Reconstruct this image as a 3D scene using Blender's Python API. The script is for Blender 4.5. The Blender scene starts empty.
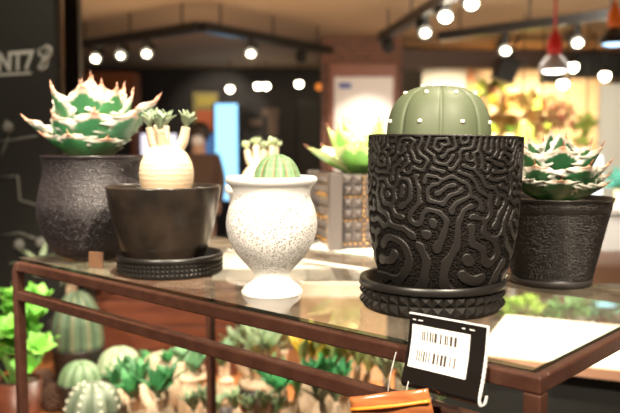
import bpy, bmesh, math, random
import numpy as np
from mathutils import Vector, Matrix
PI = math.pi
random.seed(7)
scene = bpy.context.scene
COL = scene.collection

# ------------------------------------------------------------------ camera model
F = 740.0
CAMZ = 1.41
GZ = 1.25                                  # top of the glass
TH = math.atan(60.5 / F)
c_, s_ = math.cos(TH), math.sin(TH)
def ray(px, py):
    a = (px - 310.0) / F; b = (206.5 - py) / F
    d = Vector((a, c_ + b * s_, -s_ + b * c_))
    return d / d.y
def at(px, py, Y):
    d = ray(px, py) * Y
    return Vector((d.x, d.y, d.z + CAMZ))
def onz(px, py, z):
    d = ray(px, py); k = (z - CAMZ) / d.z
    return Vector((d.x * k, k, z))

cd = bpy.data.cameras.new('camera'); cam = bpy.data.objects.new('camera', cd); COL.objects.link(cam)
cam.location = (0, 0, CAMZ); cam.rotation_euler = (PI / 2 - TH, 0, 0)
cd.sensor_width = 36; cd.lens = 36 * F / 620.0; cd.clip_start = 0.02; cd.clip_end = 100
cd.dof.use_dof = True; cd.dof.focus_distance = 0.665; cd.dof.aperture_fstop = cd.lens / 6.6; cd.dof.aperture_blades = 0
scene.camera = cam

# ------------------------------------------------------------------ materials
def mat(name, color, rough=0.5, metal=0.0, spec=0.5, bump=None, mottle=None, attr=None, coat=0.0, emit=None, trans=0.0, sss=0.0):
    """bump=(kind, scale, strength, distance[, attr mask]); mottle=(scale, colour2, amount)"""
    m = bpy.data.materials.new(name); m.use_nodes = True
    nt = m.node_tree; N = nt.nodes; L = nt.links
    b = N['Principled BSDF']
    b.inputs['Base Color'].default_value = (*color, 1)
    b.inputs['Roughness'].default_value = rough
    b.inputs['Metallic'].default_value = metal
    b.inputs['Specular IOR Level'].default_value = spec
    b.inputs['Coat Weight'].default_value = coat
    b.inputs['Transmission Weight'].default_value = trans
    if sss:
        b.inputs['Subsurface Weight'].default_value = sss; b.inputs['Subsurface Radius'].default_value = (.01, .008, .005)
    if emit:
        b.inputs['Emission Color'].default_value = (*emit[0], 1); b.inputs['Emission Strength'].default_value = emit[1]
    tc = N.new('ShaderNodeTexCoord')
    src = None
    if attr:
        at_ = N.new('ShaderNodeAttribute'); at_.attribute_name = attr
        src = at_.outputs['Color']
    if mottle:
        nz = N.new('ShaderNodeTexNoise'); nz.inputs['Scale'].default_value = mottle[0]; nz.inputs['Detail'].default_value = 4
        L.new(tc.outputs['Object'], nz.inputs['Vector'])
        mr = N.new('ShaderNodeMapRange'); mr.inputs[1].default_value = .35; mr.inputs[2].default_value = .65
        mr.inputs[4].default_value = mottle[2]
        L.new(nz.outputs['Fac'], mr.inputs[0])
        mx = N.new('ShaderNodeMix'); mx.data_type = 'RGBA'
        L.new(mr.outputs[0], mx.inputs[0])
        if src: L.new(src, mx.inputs[6])
        else: mx.inputs[6].default_value = (*color, 1)
        mx.inputs[7].default_value = (*mottle[1], 1)
        src = mx.outputs[2]
    if src: L.new(src, b.inputs['Base Color'])
    if bump:
        kind, sc, st, dist = bump[:4]
        if kind == 'noise':
            t = N.new('ShaderNodeTexNoise'); t.inputs['Scale'].default_value = sc; t.inputs['Detail'].default_value = 3; out = t.outputs['Fac']
        elif kind == 'voronoi':
            t = N.new('ShaderNodeTexVoronoi'); t.inputs['Scale'].default_value = sc; out = t.outputs['Distance']
        elif kind == 'ring':
            t = N.new('ShaderNodeTexWave'); t.bands_direction = 'Z'; t.inputs['Scale'].default_value = sc; t.inputs['Distortion'].default_value = 3; out = t.outputs['Fac']
        elif kind == 'wave':
            t = N.new('ShaderNodeTexWave'); t.inputs['Scale'].default_value = sc; t.inputs['Distortion'].default_value = 4; out = t.outputs['Fac']
        L.new(tc.outputs['Object'], t.inputs['Vector'])
        bp = N.new('ShaderNodeBump'); bp.inputs['Strength'].default_value = st; bp.inputs['Distance'].default_value = dist
        if len(bump) > 4:
            a2 = N.new('ShaderNodeAttribute'); a2.attribute_name = bump[4]
            mu = N.new('ShaderNodeMath'); mu.operation = 'MULTIPLY'
            L.new(out, mu.inputs[0]); L.new(a2.outputs['Fac'], mu.inputs[1]); out = mu.outputs[0]
        L.new(out, bp.inputs['Height']); L.new(bp.outputs['Normal'], b.inputs['Normal'])
    return m

def wood(name, c1, c2, scale=6, rough=.45, stretch=(1, 8, 8), coat=0.0):
    m = mat(name, c1, rough, coat=coat); nt = m.node_tree; N = nt.nodes; L = nt.links; b = N['Principled BSDF']
    tc = N.new('ShaderNodeTexCoord'); mp = N.new('ShaderNodeMapping'); mp.inputs['Scale'].default_value = stretch
    L.new(tc.outputs['Object'], mp.inputs['Vector'])
    nz = N.new('ShaderNodeTexNoise'); nz.inputs['Scale'].default_value = scale; nz.inputs['Detail'].default_value = 5; nz.inputs['Distortion'].default_value = .6
    L.new(mp.outputs['Vector'], nz.inputs['Vector'])
    cr = N.new('ShaderNodeValToRGB'); cr.color_ramp.elements[0].position = .35; cr.color_ramp.elements[1].position = .65
    cr.color_ramp.elements[0].color = (*c1, 1); cr.color_ramp.elements[1].color = (*c2, 1)
    L.new(nz.outputs['Fac'], cr.inputs['Fac']); L.new(cr.outputs['Color'], b.inputs['Base Color'])
    return m

def glow(name, color, strength):
    m = bpy.data.materials.new(name); m.use_nodes = True; nt = m.node_tree
    nt.nodes.remove(nt.nodes['Principled BSDF'])
    e = nt.nodes.new('ShaderNodeEmission'); e.inputs[0].default_value = (*color, 1); e.inputs[1].default_value = strength
    nt.links.new(e.outputs[0], nt.nodes['Material Output'].inputs[0]); return m

def glass_sheet(name, tint, ior=1.45, rough=0.0):
    m = bpy.data.materials.new(name); m.use_nodes = True; nt = m.node_tree; N = nt.nodes; L = nt.links
    N.remove(N['Principled BSDF'])
    t = N.new('ShaderNodeBsdfTransparent'); t.inputs[0].default_value = (*tint, 1)
    g = N.new('ShaderNodeBsdfGlossy'); g.inputs['Roughness'].default_value = rough
    fr = N.new('ShaderNodeFresnel'); fr.inputs['IOR'].default_value = ior
    mx = N.new('ShaderNodeMixShader'); L.new(fr.outputs[0], mx.inputs[0]); L.new(t.outputs[0], mx.inputs[1]); L.new(g.outputs[0], mx.inputs[2])
    L.new(mx.outputs[0], N['Material Output'].inputs[0]); return m

# ------------------------------------------------------------------ object helpers
def link_mesh(name, verts, faces, m, parent=None, smooth=True, loc=None, colors=None, mask=None, bevel=None):
    me = bpy.data.meshes.new(name)
    me.from_pydata([tuple(v) for v in verts], [], [tuple(f) for f in faces]); me.update()
    bm = bmesh.new(); bm.from_mesh(me); bmesh.ops.recalc_face_normals(bm, faces=bm.faces); bm.to_mesh(me); bm.free()
    if colors is not None:
        ca = me.attributes.new('tint', 'FLOAT_COLOR', 'POINT'); ca.data.foreach_set('color', np.asarray(colors, dtype=np.float32).ravel())
    if mask is not None:
        ca = me.attributes.new('groove', 'FLOAT', 'POINT'); ca.data.foreach_set('value', np.asarray(mask, dtype=np.float32).ravel())
    if smooth: me.polygons.foreach_set('use_smooth', [True] * len(me.polygons))
    for mm in (m if isinstance(m, (list, tuple)) else [m]): me.materials.append(mm)
    o = bpy.data.objects.new(name, me); COL.objects.link(o)
    if parent: o.parent = parent
    if loc is not None: o.location = loc
    if bevel:
        bv = o.modifiers.new('bevel', 'BEVEL'); bv.width = bevel; bv.segments = 3; bv.limit_method = 'ANGLE'
    return o

def grained(name, outer, n, rows, amp, m, parent, z_lo, z_hi, seed, inner, cells=2):
    """lathed pot whose wall between z_lo and z_hi carries real fine relief"""
    pr_ = np.array(outer); sg = np.r_[0, np.cumsum(np.hypot(np.diff(pr_[:, 0]), np.diff(pr_[:, 1])))]
    sv_ = np.linspace(0, sg[-1], rows); r_ = np.interp(sv_, sg, pr_[:, 0]); z_ = np.interp(sv_, sg, pr_[:, 1])
    hgt = .0031 * cells; nc = round(2 * PI * r_.max() / (.0042 * cells)); jj = np.floor(sv_ / hgt).astype(int)
    uu = (np.arange(n)[None, :] / n * nc + .5 * (jj % 2)[:, None]); ii = np.floor(uu).astype(int) % nc
    rnd_ = np.random.default_rng(seed).random((jj.max() + 1, nc)); fu = uu % 1; fv = ((sv_ / hgt) % 1)[:, None]
    bumpv = np.clip(1 - (2 * fu - 1) ** 2, 0, 1) * np.clip(1 - (2 * fv - 1) ** 2, 0, 1)
    g = 1 - bumpv * (.35 + .65 * rnd_[jj[:, None], ii])
    msk = ((z_ > z_lo) & (z_ < z_hi))[:, None]
    R_ = r_[:, None] - amp * g * msk; a_ = np.linspace(0, 2 * PI, n, endpoint=False)
    vs = np.stack([R_ * np.cos(a_), R_ * np.sin(a_), np.repeat(z_[:, None], n, 1)], -1).reshape(-1, 3).tolist(); fs = []
    for (ri, zi) in inner: vs += [(ri * math.cos(q), ri * math.sin(q), zi) for q in a_]
    tot = rows + len(inner)
    for j in range(tot - 1):
        for i in range(n):
            i2 = (i + 1) % n; fs.append((j*n+i, j*n+i2, (j+1)*n+i2, (j+1)*n+i))
    fs.append(tuple(range(n))[::-1])
    return link_mesh(name, vs, fs, m, parent)

def tag(o, label, cat, group=None):
    o['label'] = label; o['category'] = cat
    if group: o['group'] = group
    return o
def thing(name, label, cat, loc=(0, 0, 0), rotz=0.0, group=None):
    o = bpy.data.objects.new(name, None); COL.objects.link(o); o.empty_display_size = .02
    o.location = loc; o.rotation_euler = (0, 0, rotz); return tag(o, label, cat, group)
def struct(o):
    o['kind'] = 'structure'; return o
def copy_tree(o, parent=None):
    c = o.copy(); COL.objects.link(c)
    if parent: c.parent = parent
    for ch in list(o.children): copy_tree(ch, c)
    return c

class MB:
    def __init__(self): self.v = []; self.f = []; self.c = []
    def add(self, verts, faces, col=None):
        o = len(self.v); self.v += [Vector(v) for v in verts]; self.f += [[o + i for i in f] for f in faces]
        if col is not None: self.c += [(*col, 1)] * len(verts)
        return self
    def box(self, a, b, M=None):
        x0, y0, z0 = a; x1, y1, z1 = b
        vs = [Vector(p) for p in ((x0,y0,z0),(x1,y0,z0),(x1,y1,z0),(x0,y1,z0),(x0,y0,z1),(x1,y0,z1),(x1,y1,z1),(x0,y1,z1))]
        if M is not None: vs = [M @ v for v in vs]
        return self.add(vs, [(3,2,1,0),(4,5,6,7),(0,1,5,4),(1,2,6,5),(2,3,7,6),(3,0,4,7)])
    def lathe(self, prof, n=48, M=None):
        vs = []; fs = []
        for r, z in prof:
            for i in range(n):
                a = 2 * PI * i / n; p = Vector((r * math.cos(a), r * math.sin(a), z)); vs.append(M @ p if M is not None else p)
        k = len(prof)
        for j in range(k - 1):
            for i in range(n):
                i2 = (i + 1) % n; fs.append((j*n+i, j*n+i2, (j+1)*n+i2, (j+1)*n+i))
        if prof[0][0] > 1e-6: fs.append(tuple(range(n))[::-1])
        if prof[-1][0] > 1e-6: fs.append(tuple((k-1)*n+i for i in range(n)))
        return self.add(vs, fs)
    def tube(self, pts, radii, n=8):
        pts = [Vector(p) for p in pts]
        if not isinstance(radii, (list, tuple)): radii = [radii] * len(pts)
        vs = []; fs = []; prev = None
        for i, p in enumerate(pts):
            t = (pts[min(i+1, len(pts)-1)] - pts[max(i-1, 0)]).normalized()
            if prev is None:
                h = Vector((0, 0, 1)) if abs(t.z) < .9 else Vector((1, 0, 0)); a = t.cross(h).normalized()
            else: a = (prev - t * prev.dot(t)).normalized()
            prev = a; b = t.cross(a)
            for k in range(n):
                an = 2 * PI * k / n; vs.append(p + (a * math.cos(an) + b * math.sin(an)) * radii[i])
        for i in range(len(pts) - 1):
            for k in range(n):
                k2 = (k + 1) % n; fs.append((i*n+k, i*n+k2, (i+1)*n+k2, (i+1)*n+k))
        fs.append(tuple(range(n))[::-1]); fs.append(tuple((len(pts)-1)*n+k for k in range(n)))
        return self.add(vs, fs)
    def ball(self, c, r, n=10, sz=1.0):
        prof = [(r * math.sin(PI * j / 8), -r * sz * math.cos(PI * j / 8)) for j in range(9)]
        return self.lathe([(max(p, 1e-5), z) for p, z in prof], n, Matrix.Translation(Vector(c)))
    def build(self, name, m, parent=None, smooth=True, **k):
        cols = self.c if len(self.c) == len(self.v) and self.c else None
        return link_mesh(name, self.v, self.f, m, parent, smooth, colors=cols, **k)

def sweep_rect(path, side, w):
    """square bar along a path lying in the plane whose normal is `side`"""
    path = [Vector(p) for p in path]; side = Vector(side).normalized(); vs = []; fs = []
    for i, p in enumerate(path):
        t = (path[min(i+1, len(path)-1)] - path[max(i-1, 0)]).normalized(); n = side.cross(t).normalized()
        for a, b in ((-1,-1),(1,-1),(1,1),(-1,1)): vs.append(p + side * a * w/2 + n * b * w/2)
    for i in range(len(path)-1):
        for k in range(4):
            k2 = (k+1) % 4; fs.append((i*4+k, i*4+k2, (i+1)*4+k2, (i+1)*4+k))
    fs.append((3,2,1,0)); e = (len(path)-1)*4; fs.append((e, e+1, e+2, e+3))
    return vs, fs

def smooth_prof(pts, n=60):
    """monotone-ish resampling of a profile of (r,z) points with Catmull-Rom"""
    P = [Vector((p[0], p[1])) for p in pts]; out = []
    per = max(2, n // (len(P)-1))
    for i in range(len(P)-1):
        p0, p1, p2, p3 = P[max(i-1,0)], P[i], P[i+1], P[min(i+2,len(P)-1)]
        for k in range(per):
            t = k / per
            q = .5*((2*p1)+(p2-p0)*t+(2*p0-5*p1+4*p2-p3)*t*t+(3*p1-p0-3*p2+p3)*t**3); out.append((max(q.x, 1e-5), q.y))
    out.append((max(P[-1].x, 1e-5), P[-1].y)); return out

# ------------------------------------------------------------------ palette
M = {}
M['charcoal'] = mat('charcoal_print', (.0115, .0094, .0080), .42)
if True:
    nt = M['charcoal_print' if False else 'charcoal'].node_tree; aa = nt.nodes.new('ShaderNodeAttribute'); aa.attribute_name = 'groove'
    mr_ = nt.nodes.new('ShaderNodeMapRange'); mr_.inputs[3].default_value = .46; mr_.inputs[4].default_value = .80
    nt.links.new(aa.outputs['Fac'], mr_.inputs[0]); nt.links.new(mr_.outputs[0], nt.nodes['Principled BSDF'].inputs['Roughness'])
    mr2 = nt.nodes.new('ShaderNodeMapRange'); mr2.inputs[3].default_value = .65; mr2.inputs[4].default_value = .12
    nt.links.new(aa.outputs['Fac'], mr2.inputs[0]); nt.links.new(mr2.outputs[0], nt.nodes['Principled BSDF'].inputs['Specular IOR Level'])
M['charcoal_saucer'] = mat('charcoal_saucer', (.013, .0115, .0102), .36)
M['scaled'] = mat('scaled_charcoal', (.017, .013, .0145), .30)
M['woven'] = mat('woven_black', (.0125, .0098, .0077), .38)
M['bronze'] = mat('dark_bronze', (.018, .0145, .012), .24, .1, mottle=(26, (.048, .033, .023), .8))
M['plain_dark'] = mat('plain_dark', (.032, .028, .025), .45)
M['white'] = mat('white_print', (.86, .84, .80), .5)
M['grey_print'] = mat('grey_print', (.075, .063, .058), .45)
M['pale_grey'] = mat('pale_grey_pot', (.42, .40, .37), .55)
M['gap_glint'] = mat('gap_glint_gold', (.95, .55, .18), .25, 1.0)  # gold colour for warm light showing between the studs
M['soil'] = mat('soil', (.11, .07, .045), .9, bump=('noise', 180, 1, .006))
M['pumice'] = mat('pumice_soil', (.42, .32, .22), .9, bump=('voronoi', 220, 1, .006), mottle=(160, (.2, .13, .08), .8))
M['agave'] = mat('agave_leaf', (.1, .3, .1), .38, attr='tint', sss=.0)
M['spine'] = mat('spine_brown', (.30, .10, .05), .5)
M['pale_spine'] = mat('spine_rose', (.62, .33, .22), .5)
M['sage'] = mat('sage_green', (.100, .124, .068), .55, bump=('wave', 1, 0.0, .001))
M['areole'] = mat('woolly_areole', (.82, .80, .66), .8)
M['obesa'] = mat('ribbed_cactus', (.2, .3, .12), .5, attr='tint')
M['caudex'] = mat('pale_caudex', (.52, .42, .29), .55, bump=('ring', 50, .12, .002), mottle=(30, (.60, .47, .32), .5))
M['bark'] = mat('tan_bark', (.55, .40, .26), .7, bump=('noise', 90, .6, .004), mottle=(40, (.70, .56, .40), .6))
M['greyleaf'] = mat('greyleaf', (.22, .32, .16), .45, attr='tint')
M['rust'] = mat('rusty_brown_steel', (.055, .020, .0125), .42, .2, mottle=(60, (.10, .042, .024), .45), bump=('noise', 260, .25, .001))
M['glass'] = glass_sheet('shelf_glass', (.90, .92, .88))
nt = M['glass'].node_tree; N = nt.nodes; L = nt.links
mo = N['Material Output']; prev = mo.inputs[0].links[0].from_socket
dd = N.new('ShaderNodeBsdfDiffuse'); dd.inputs[0].default_value = (.62, .52, .38, 1)
tc = N.new('ShaderNodeTexCoord'); nz = N.new('ShaderNodeTexNoise'); nz.inputs['Scale'].default_value = 22; nz.inputs['Detail'].default_value = 8; nz.inputs['Roughness'].default_value = .7
L.new(tc.outputs['Object'], nz.inputs['Vector']); mr = N.new('ShaderNodeMapRange'); mr.inputs[1].default_value = .35; mr.inputs[2].default_value = .7; mr.inputs[3].default_value = .03; mr.inputs[4].default_value = .16
L.new(nz.outputs['Fac'], mr.inputs[0]); mx = N.new('ShaderNodeMixShader'); L.new(mr.outputs[0], mx.inputs[0]); L.new(prev, mx.inputs[1]); L.new(dd.outputs[0], mx.inputs[2]); L.new(mx.outputs[0], mo.inputs[0])
M['glass_edge'] = glass_sheet('glass_edge', (.30, .40, .35))
M['black'] = mat('black_satin', (.012, .011, .010), .35)
M['black_gloss'] = mat('black_gloss', (.010, .008, .007), .08)
M['black_matte'] = mat('black_matte', (.013, .013, .011), .6)
M['board'] = mat('board_black', (.017, .017, .0135), .7)
M['paper'] = mat('white_paper', (.80, .79, .78), .6)
M['ink'] = mat('barcode_ink', (.06, .042, .035), .6)
M['ink_faint'] = mat('faint_print', (.50, .46, .45), .6)
M['acrylic'] = mat('white_acrylic_edge', (.85, .85, .85), .2)
M['clear'] = mat('clear_line', (.75, .74, .70), .15, trans=.5)
M['kraft'] = mat('kraft_tag', (.13, .065, .033), .5)
M['cream'] = mat('cream_laminate', (.82, .76, .64), .35)
M['whitebox'] = mat('white_laminate', (.88, .85, .80), .35)
M['bench'] = wood('orange_varnished_wood', (.36, .12, .035), (.52, .21, .07), 5, .35)
M['redwood'] = wood('dark_red_wood', (.085, .024, .012), (.15, .046, .022), 4, .4, (1, 1, 9))
M['pinkwood'] = wood('rosy_wood', (.42, .22, .14), (.50, .28, .18), 4, .5)
M['greywood'] = wood('pale_shelf_wood', (.50, .34, .18), (.62, .44, .25), 4, .5)

# ------------------------------------------------------------------ room shell
def plane_box(name, a, b, m):
    o = MB().box(a, b).build(name, m, smooth=False); return struct(o)
m_floor = mat('shop_floor', (.10, .075, .055), .45, mottle=(2, (.13, .10, .07), .5))
m_ceil = mat('ceiling_tan', (.52, .35, .215), .8, mottle=(1.2, (.47, .31, .19), .4))
m_dark = mat('back_wall_black', (.016, .012, .011), .6)
def brickmat():
    m = mat('dark_red_brick', (.2, .08, .05), .8); nt = m.node_tree; N = nt.nodes; L = nt.links
    tc = N.new('ShaderNodeTexCoord'); mp = N.new('ShaderNodeMapping'); mp.inputs['Rotation'].default_value = (PI/2, 0, 0)
    L.new(tc.outputs['Object'], mp.inputs['Vector'])
    b = N.new('ShaderNodeTexBrick'); b.inputs['Scale'].default_value = 5
    b.inputs['Color1'].default_value = (.22, .075, .04, 1); b.inputs['Color2'].default_value = (.13, .05, .03, 1); b.inputs['Mortar'].default_value = (.26, .19, .14, 1)
    L.new(mp.outputs[0], b.inputs['Vector']); L.new(b.outputs['Color'], N['Principled BSDF'].inputs['Base Color']); return m
M['brick'] = brickmat()
m_pale = mat('pale_wall', (.72, .66, .54), .8)
plane_box('floor', (-7, -2.5, -.1), (9, 14, 0), m_floor)
plane_box('ceiling', (-7, -2.5, 2.65), (9, 14, 2.75), m_ceil)
plane_box('wall_back', (-7, 12.0, 0), (.28, 12.1, 2.65), m_dark)
plane_box('wall_right', (.28, 12.4, 0), (9, 12.5, 2.65), m_pale)
xa, xb = at(322, 60, 8.6).x, at(402, 60, 8.6).x
plane_box('wall_center', (xa, 8.6, 0), (xb, 9.2, 2.65), M['brick'])
o = plane_box('trim_1', (xb, 8.7, at(500, 68, 8.7).z), (4.5, 8.95, at(500, 50, 8.7).z), mat('dark_beam', (.10, .055, .035), .6))
o['label'] = 'dark brown beam under the right part of the ceiling'

# ------------------------------------------------------------------ display table: brown steel frame with a glass top
Lc = onz(11, 258, GZ); Rc = onz(541, 372, GZ)
U = (Rc - Lc); LEN = U.length; U.normalize(); V = Vector((-U.y, U.x, 0)); DEP = .37; BW = .0135
UP = Vector((0, 0, 1))
tbl = thing('display_table', 'low rusty brown steel rack with a clear glass top, holding the row of pots', 'table', (Lc.x, Lc.y, 0))
def tp(u, v, z): return U * u + V * v + UP * z          # local to the table
zt = GZ - .0042 - BW / 2                                 # centre height of the top bars
R0 = .011
def leg_path(u0, v0, du):
    cx = R0 * du
    pts = [tp(u0, v0, 0), tp(u0, v0, .6), tp(u0, v0, zt - R0)]
    for k in range(1, 7):
        a = PI / 2 * k / 6; pts.append(tp(u0 + cx * (1 - math.cos(a)), v0, zt - R0 + R0 * math.sin(a)))
    return pts
hw = BW / 2
for v0 in (hw, DEP - hw):
    vs, fs = sweep_rect(leg_path(hw, v0, 1), V, BW); link_mesh('leg', vs, fs, M['rust'], tbl, False, bevel=.002)
    vs, fs = sweep_rect([tp(LEN - hw, v0, 0), tp(LEN - hw, v0, zt - hw)], V, BW); link_mesh('leg', vs, fs, M['rust'], tbl, False, bevel=.0015)
    vs, fs = sweep_rect([tp(hw + R0, v0, zt), tp(LEN, v0, zt)], V, BW); link_mesh('top_rail', vs, fs, M['rust'], tbl, False, bevel=.002)
for u0 in (hw, LEN - hw):
    vs, fs = sweep_rect([tp(u0, BW, zt), tp(u0, DEP - BW, zt)], U, BW); link_mesh('top_rail', vs, fs, M['rust'], tbl, False, bevel=.002)
zl = GZ - .046 - .0042 - BW / 2 + .004
vs, fs = sweep_rect([tp(BW, hw, zl), tp(LEN - BW, hw, zl)], V, BW); link_mesh('lower_rail', vs, fs, M['rust'], tbl, False, bevel=.002)
ins = .0075
gt = MB(); c4 = [tp(ins, ins, 0), tp(LEN - ins, ins, 0), tp(LEN - ins, DEP - ins, 0), tp(ins, DEP - ins, 0)]
gv = [p + UP * (GZ - .0040) for p in c4] + [p + UP * GZ for p in c4]
go = link_mesh('glass_top', gv, [(4,5,6,7),(0,1,5,4),(1,2,6,5),(2,3,7,6),(3,0,4,7)], [M['glass'], M['glass_edge']], tbl, False)
for p in go.data.polygons:
    p.material_index = 0 if abs(p.normal.z) > .5 else 1
go['label'] = 'clear glass sheet with a dark green edge'

# ------------------------------------------------------------------ big labyrinth pot
def labyrinth(W, H, seed, lams, it=70, bias=(-.05, -.10)):
    rng = np.random.default_rng(seed); u = rng.standard_normal((H, W)) * .3
    fy = np.fft.fftfreq(H)[:, None]; fx = np.fft.rfftfreq(W)[None, :]; k2 = fx**2 + fy**2; Ks = []
    for lam in lams:
        s1 = lam * .17; s2 = s1 * 1.7
        K = np.exp(-2*np.pi**2*s1*s1*k2) - np.exp(-2*np.pi**2*s2*s2*k2); Ks.append(K / K.max())
    y = np.linspace(0, 1, H); t = np.clip((.94 - y) / .80, 0, 1) * (len(lams) - 1)
    ws = [np.clip(1 - abs(t - i), 0, 1)[:, None] for i in range(len(lams))]
    b = (bias[0] * y + bias[1] * (1 - y))[:, None]
    for n in range(it):
        Fu = np.fft.rfft2(u); v = sum(w * np.fft.irfft2(Fu * K, s=(H, W)) for w, K in zip(ws, Ks)); u = np.tanh(2.2 * v + b)
    return u

big_c = onz(433, 297, GZ); big_c = Vector((at(431.5, 290, .735).x, .735, GZ))
pot_c = Vector((at(440, 290, .737).x, .737, GZ + .0105))
S = .737 / F * .985
big = thing('potted_cactus', 'largest pot, black with raised maze-like ridges, holding a smooth grey-green domed cactus', 'potted cactus', pot_c)
big.rotation_euler = (0, math.radians(1.0), 0)
prof_px = [(44, 287), (52, 284), (59, 277), (64.5, 266), (69.5, 250), (73.5, 230), (75.5, 210), (76.6, 185), (77, 160), (77.3, 140), (77.3, 136)]
ztop = at(442, 136, .737).z - pot_c.z
def pz(py): return (at(442, py, .737).z - at(442, 287, .737).z) * ztop / (at(442, 136, .737).z - at(442, 287, .737).z)
prof = smooth_prof([(r * S, pz(y)) for r, y in prof_px], 200)
W_, H_ = 1000, 400
lab = labyrinth(W_, H_, 11, (13, 16, 23, 36, 54), 80, (-.08, -.14))
pr = np.array(prof); seg = np.r_[0, np.cumsum(np.hypot(np.diff(pr[:, 0]), np.diff(pr[:, 1])))]
sv = np.linspace(0, seg[-1], H_); rr = np.interp(sv, seg, pr[:, 0]); zz = np.interp(sv, seg, pr[:, 1])
nr = np.gradient(zz); nz_ = -np.gradient(rr); nl = np.hypot(nr, nz_); nr /= nl; nz_ /= nl
ridge = np.clip(.5 + lab * 1.1, 0, 1); ridge = ridge * ridge * (3 - 2 * ridge)
fade = np.clip((sv - .003) / .006, 0, 1) ; rimf = np.clip((seg[-1] - sv - .0012) / .001, 0, 1)
ridge = np.maximum(ridge * fade[:, None], 1 - rimf[:, None])
rng = np.random.default_rng(5)
grit = rng.random((H_ // 2, W_ // 2)).repeat(2, 0).repeat(2, 1) * .75 + rng.random((H_, W_)) * .25; grit *= (1 - ridge)
dep = (-.0031 * (1 - ridge) + .0029 * grit)
ang = np.linspace(0, 2 * PI, W_, endpoint=False) + PI
RR = rr[:, None] + dep * nr[:, None]; ZZ = zz[:, None] + dep * nz_[:, None]
X = RR * np.cos(ang); Yv = RR * np.sin(ang)
verts = np.stack([X, Yv, ZZ], -1).reshape(-1, 3)
idx = np.arange(W_ * H_).reshape(H_, W_); nx = np.roll(idx, -1, 1)
quads = np.stack([idx[:-1], nx[:-1], nx[1:], idx[1:]], -1).reshape(-1, 4)
me = bpy.data.meshes.new('pot')
# inner lip and wall added as extra rings
top_r = rr[-1]; zt_ = zz[-1]
rings = [(top_r - .0016, zt_ + .0004), (top_r - .0032, zt_), (top_r - .0034, zt_ - .012)]
ev = []; ef = []; base = W_ * H_; prev_ring = idx[-1]
for k, (r, z) in enumerate(rings):
    ev.append(np.stack([r * np.cos(ang), r * np.sin(ang), np.full(W_, z)], -1)); cur = base + k * W_ + np.arange(W_)
    ef.append(np.stack([prev_ring, np.roll(prev_ring, -1), np.roll(cur, -1), cur], -1)); prev_ring = cur
bot = base + 3 * W_; ev.append(np.array([[0, 0, zz[0]]]))
verts = np.concatenate([verts] + ev); quads = np.concatenate([quads] + ef)
tris = np.stack([idx[0], np.full(W_, bot), np.roll(idx[0], -1)], -1)
nv, nq, nt_ = len(verts), len(quads), len(tris)
me.vertices.add(nv); me.vertices.foreach_set('co', verts.astype(np.float32).ravel())
me.loops.add(nq * 4 + nt_ * 3); me.loops.foreach_set('vertex_index', np.r_[quads.ravel(), tris.ravel()].astype(np.int32))
me.polygons.add(nq + nt_); me.polygons.foreach_set('loop_start', np.r_[np.arange(nq) * 4, nq * 4 + np.arange(nt_) * 3].astype(np.int32))
me.update(calc_edges=True); me.validate()
me.polygons.foreach_set('use_smooth', [True] * len(me.polygons))
ga = me.attributes.new('groove', 'FLOAT', 'POINT')
ga.data.foreach_set('value', np.r_[(1 - ridge).ravel(), np.zeros(3 * W_ + 1)].astype(np.float32))
me.materials.append(M['charcoal'])
pot = bpy.data.objects.new('pot', me); COL.objects.link(pot); pot.parent = big; pot['label'] = 'black pot with raised maze-like ridges over rough grooves'
MB().lathe([(1e-5, ztop - .011), (top_r - .0036, ztop - .011)][::1], 64).build('soil', M['soil'], big)

def ribbed_dome(R, Hh, ribs, groove, n_ring=28, per=14, power=2.3, base_z=0, phase=0.0, col=None, line=0.0):
    vs = []; cs = []; n = ribs * per
    for j in range(n_ring + 1):
        t = j / n_ring; a = t * PI / 2
        r0 = R * math.cos(a) ** (2 / power) if t < 1 else 0; z = base_z + Hh * math.sin(a) ** (2 / power)
        for i in range(n):
            fph = (i % per) / per; d = min(fph, 1 - fph) * 2        # 0 at the groove, 1 mid-rib
            g = 1 - groove * (1 - d) ** 2.2 - line * math.exp(-(d / .07) ** 2)
            th = phase + 2 * PI * i / n; r = max(r0 * g, 1e-5)
            zz_ = z - (1 - g) * Hh * .5 * math.sin(a) ** 6
            vs.append((r * math.cos(th), r * math.sin(th), zz_))
            if col: cs.append((*col(d, t, i // per), 1))
    fs = []
    for j in range(n_ring):
        for i in range(n):
            i2 = (i + 1) % n; fs.append((j*n+i, j*n+i2, (j+1)*n+i2, (j+1)*n+i))
    fs.append(tuple(range(n))[::-1]); return vs, fs, (cs if col else None)

dc = at(439, 140, .735)
cz0 = ztop - .0105; Hd = at(439, 86, .735).z - (pot_c.z + cz0)
vs, fs, _ = ribbed_dome(.0522, Hd, 8, .035, 40, 26, 2.85, cz0, -PI / 2 - math.radians(7), line=.03)
cact = link_mesh('cactus_body', vs, fs, M['sage'], big); cact.location = (-.0068, 0, 0)
for k in range(8):
    th = -PI / 2 - math.radians(7) + 2 * PI * (k + .5) / 8
    for tt in (.17, .60, .86):
        a = tt * PI / 2; r = .0522 * math.cos(a) ** (2 / 2.85); z = cz0 + Hd * math.sin(a) ** (2 / 2.85)
        MB().ball((r * math.cos(th), r * math.sin(th), z), .0024, 10, .9).build('areole', M['areole'], cact)

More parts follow.
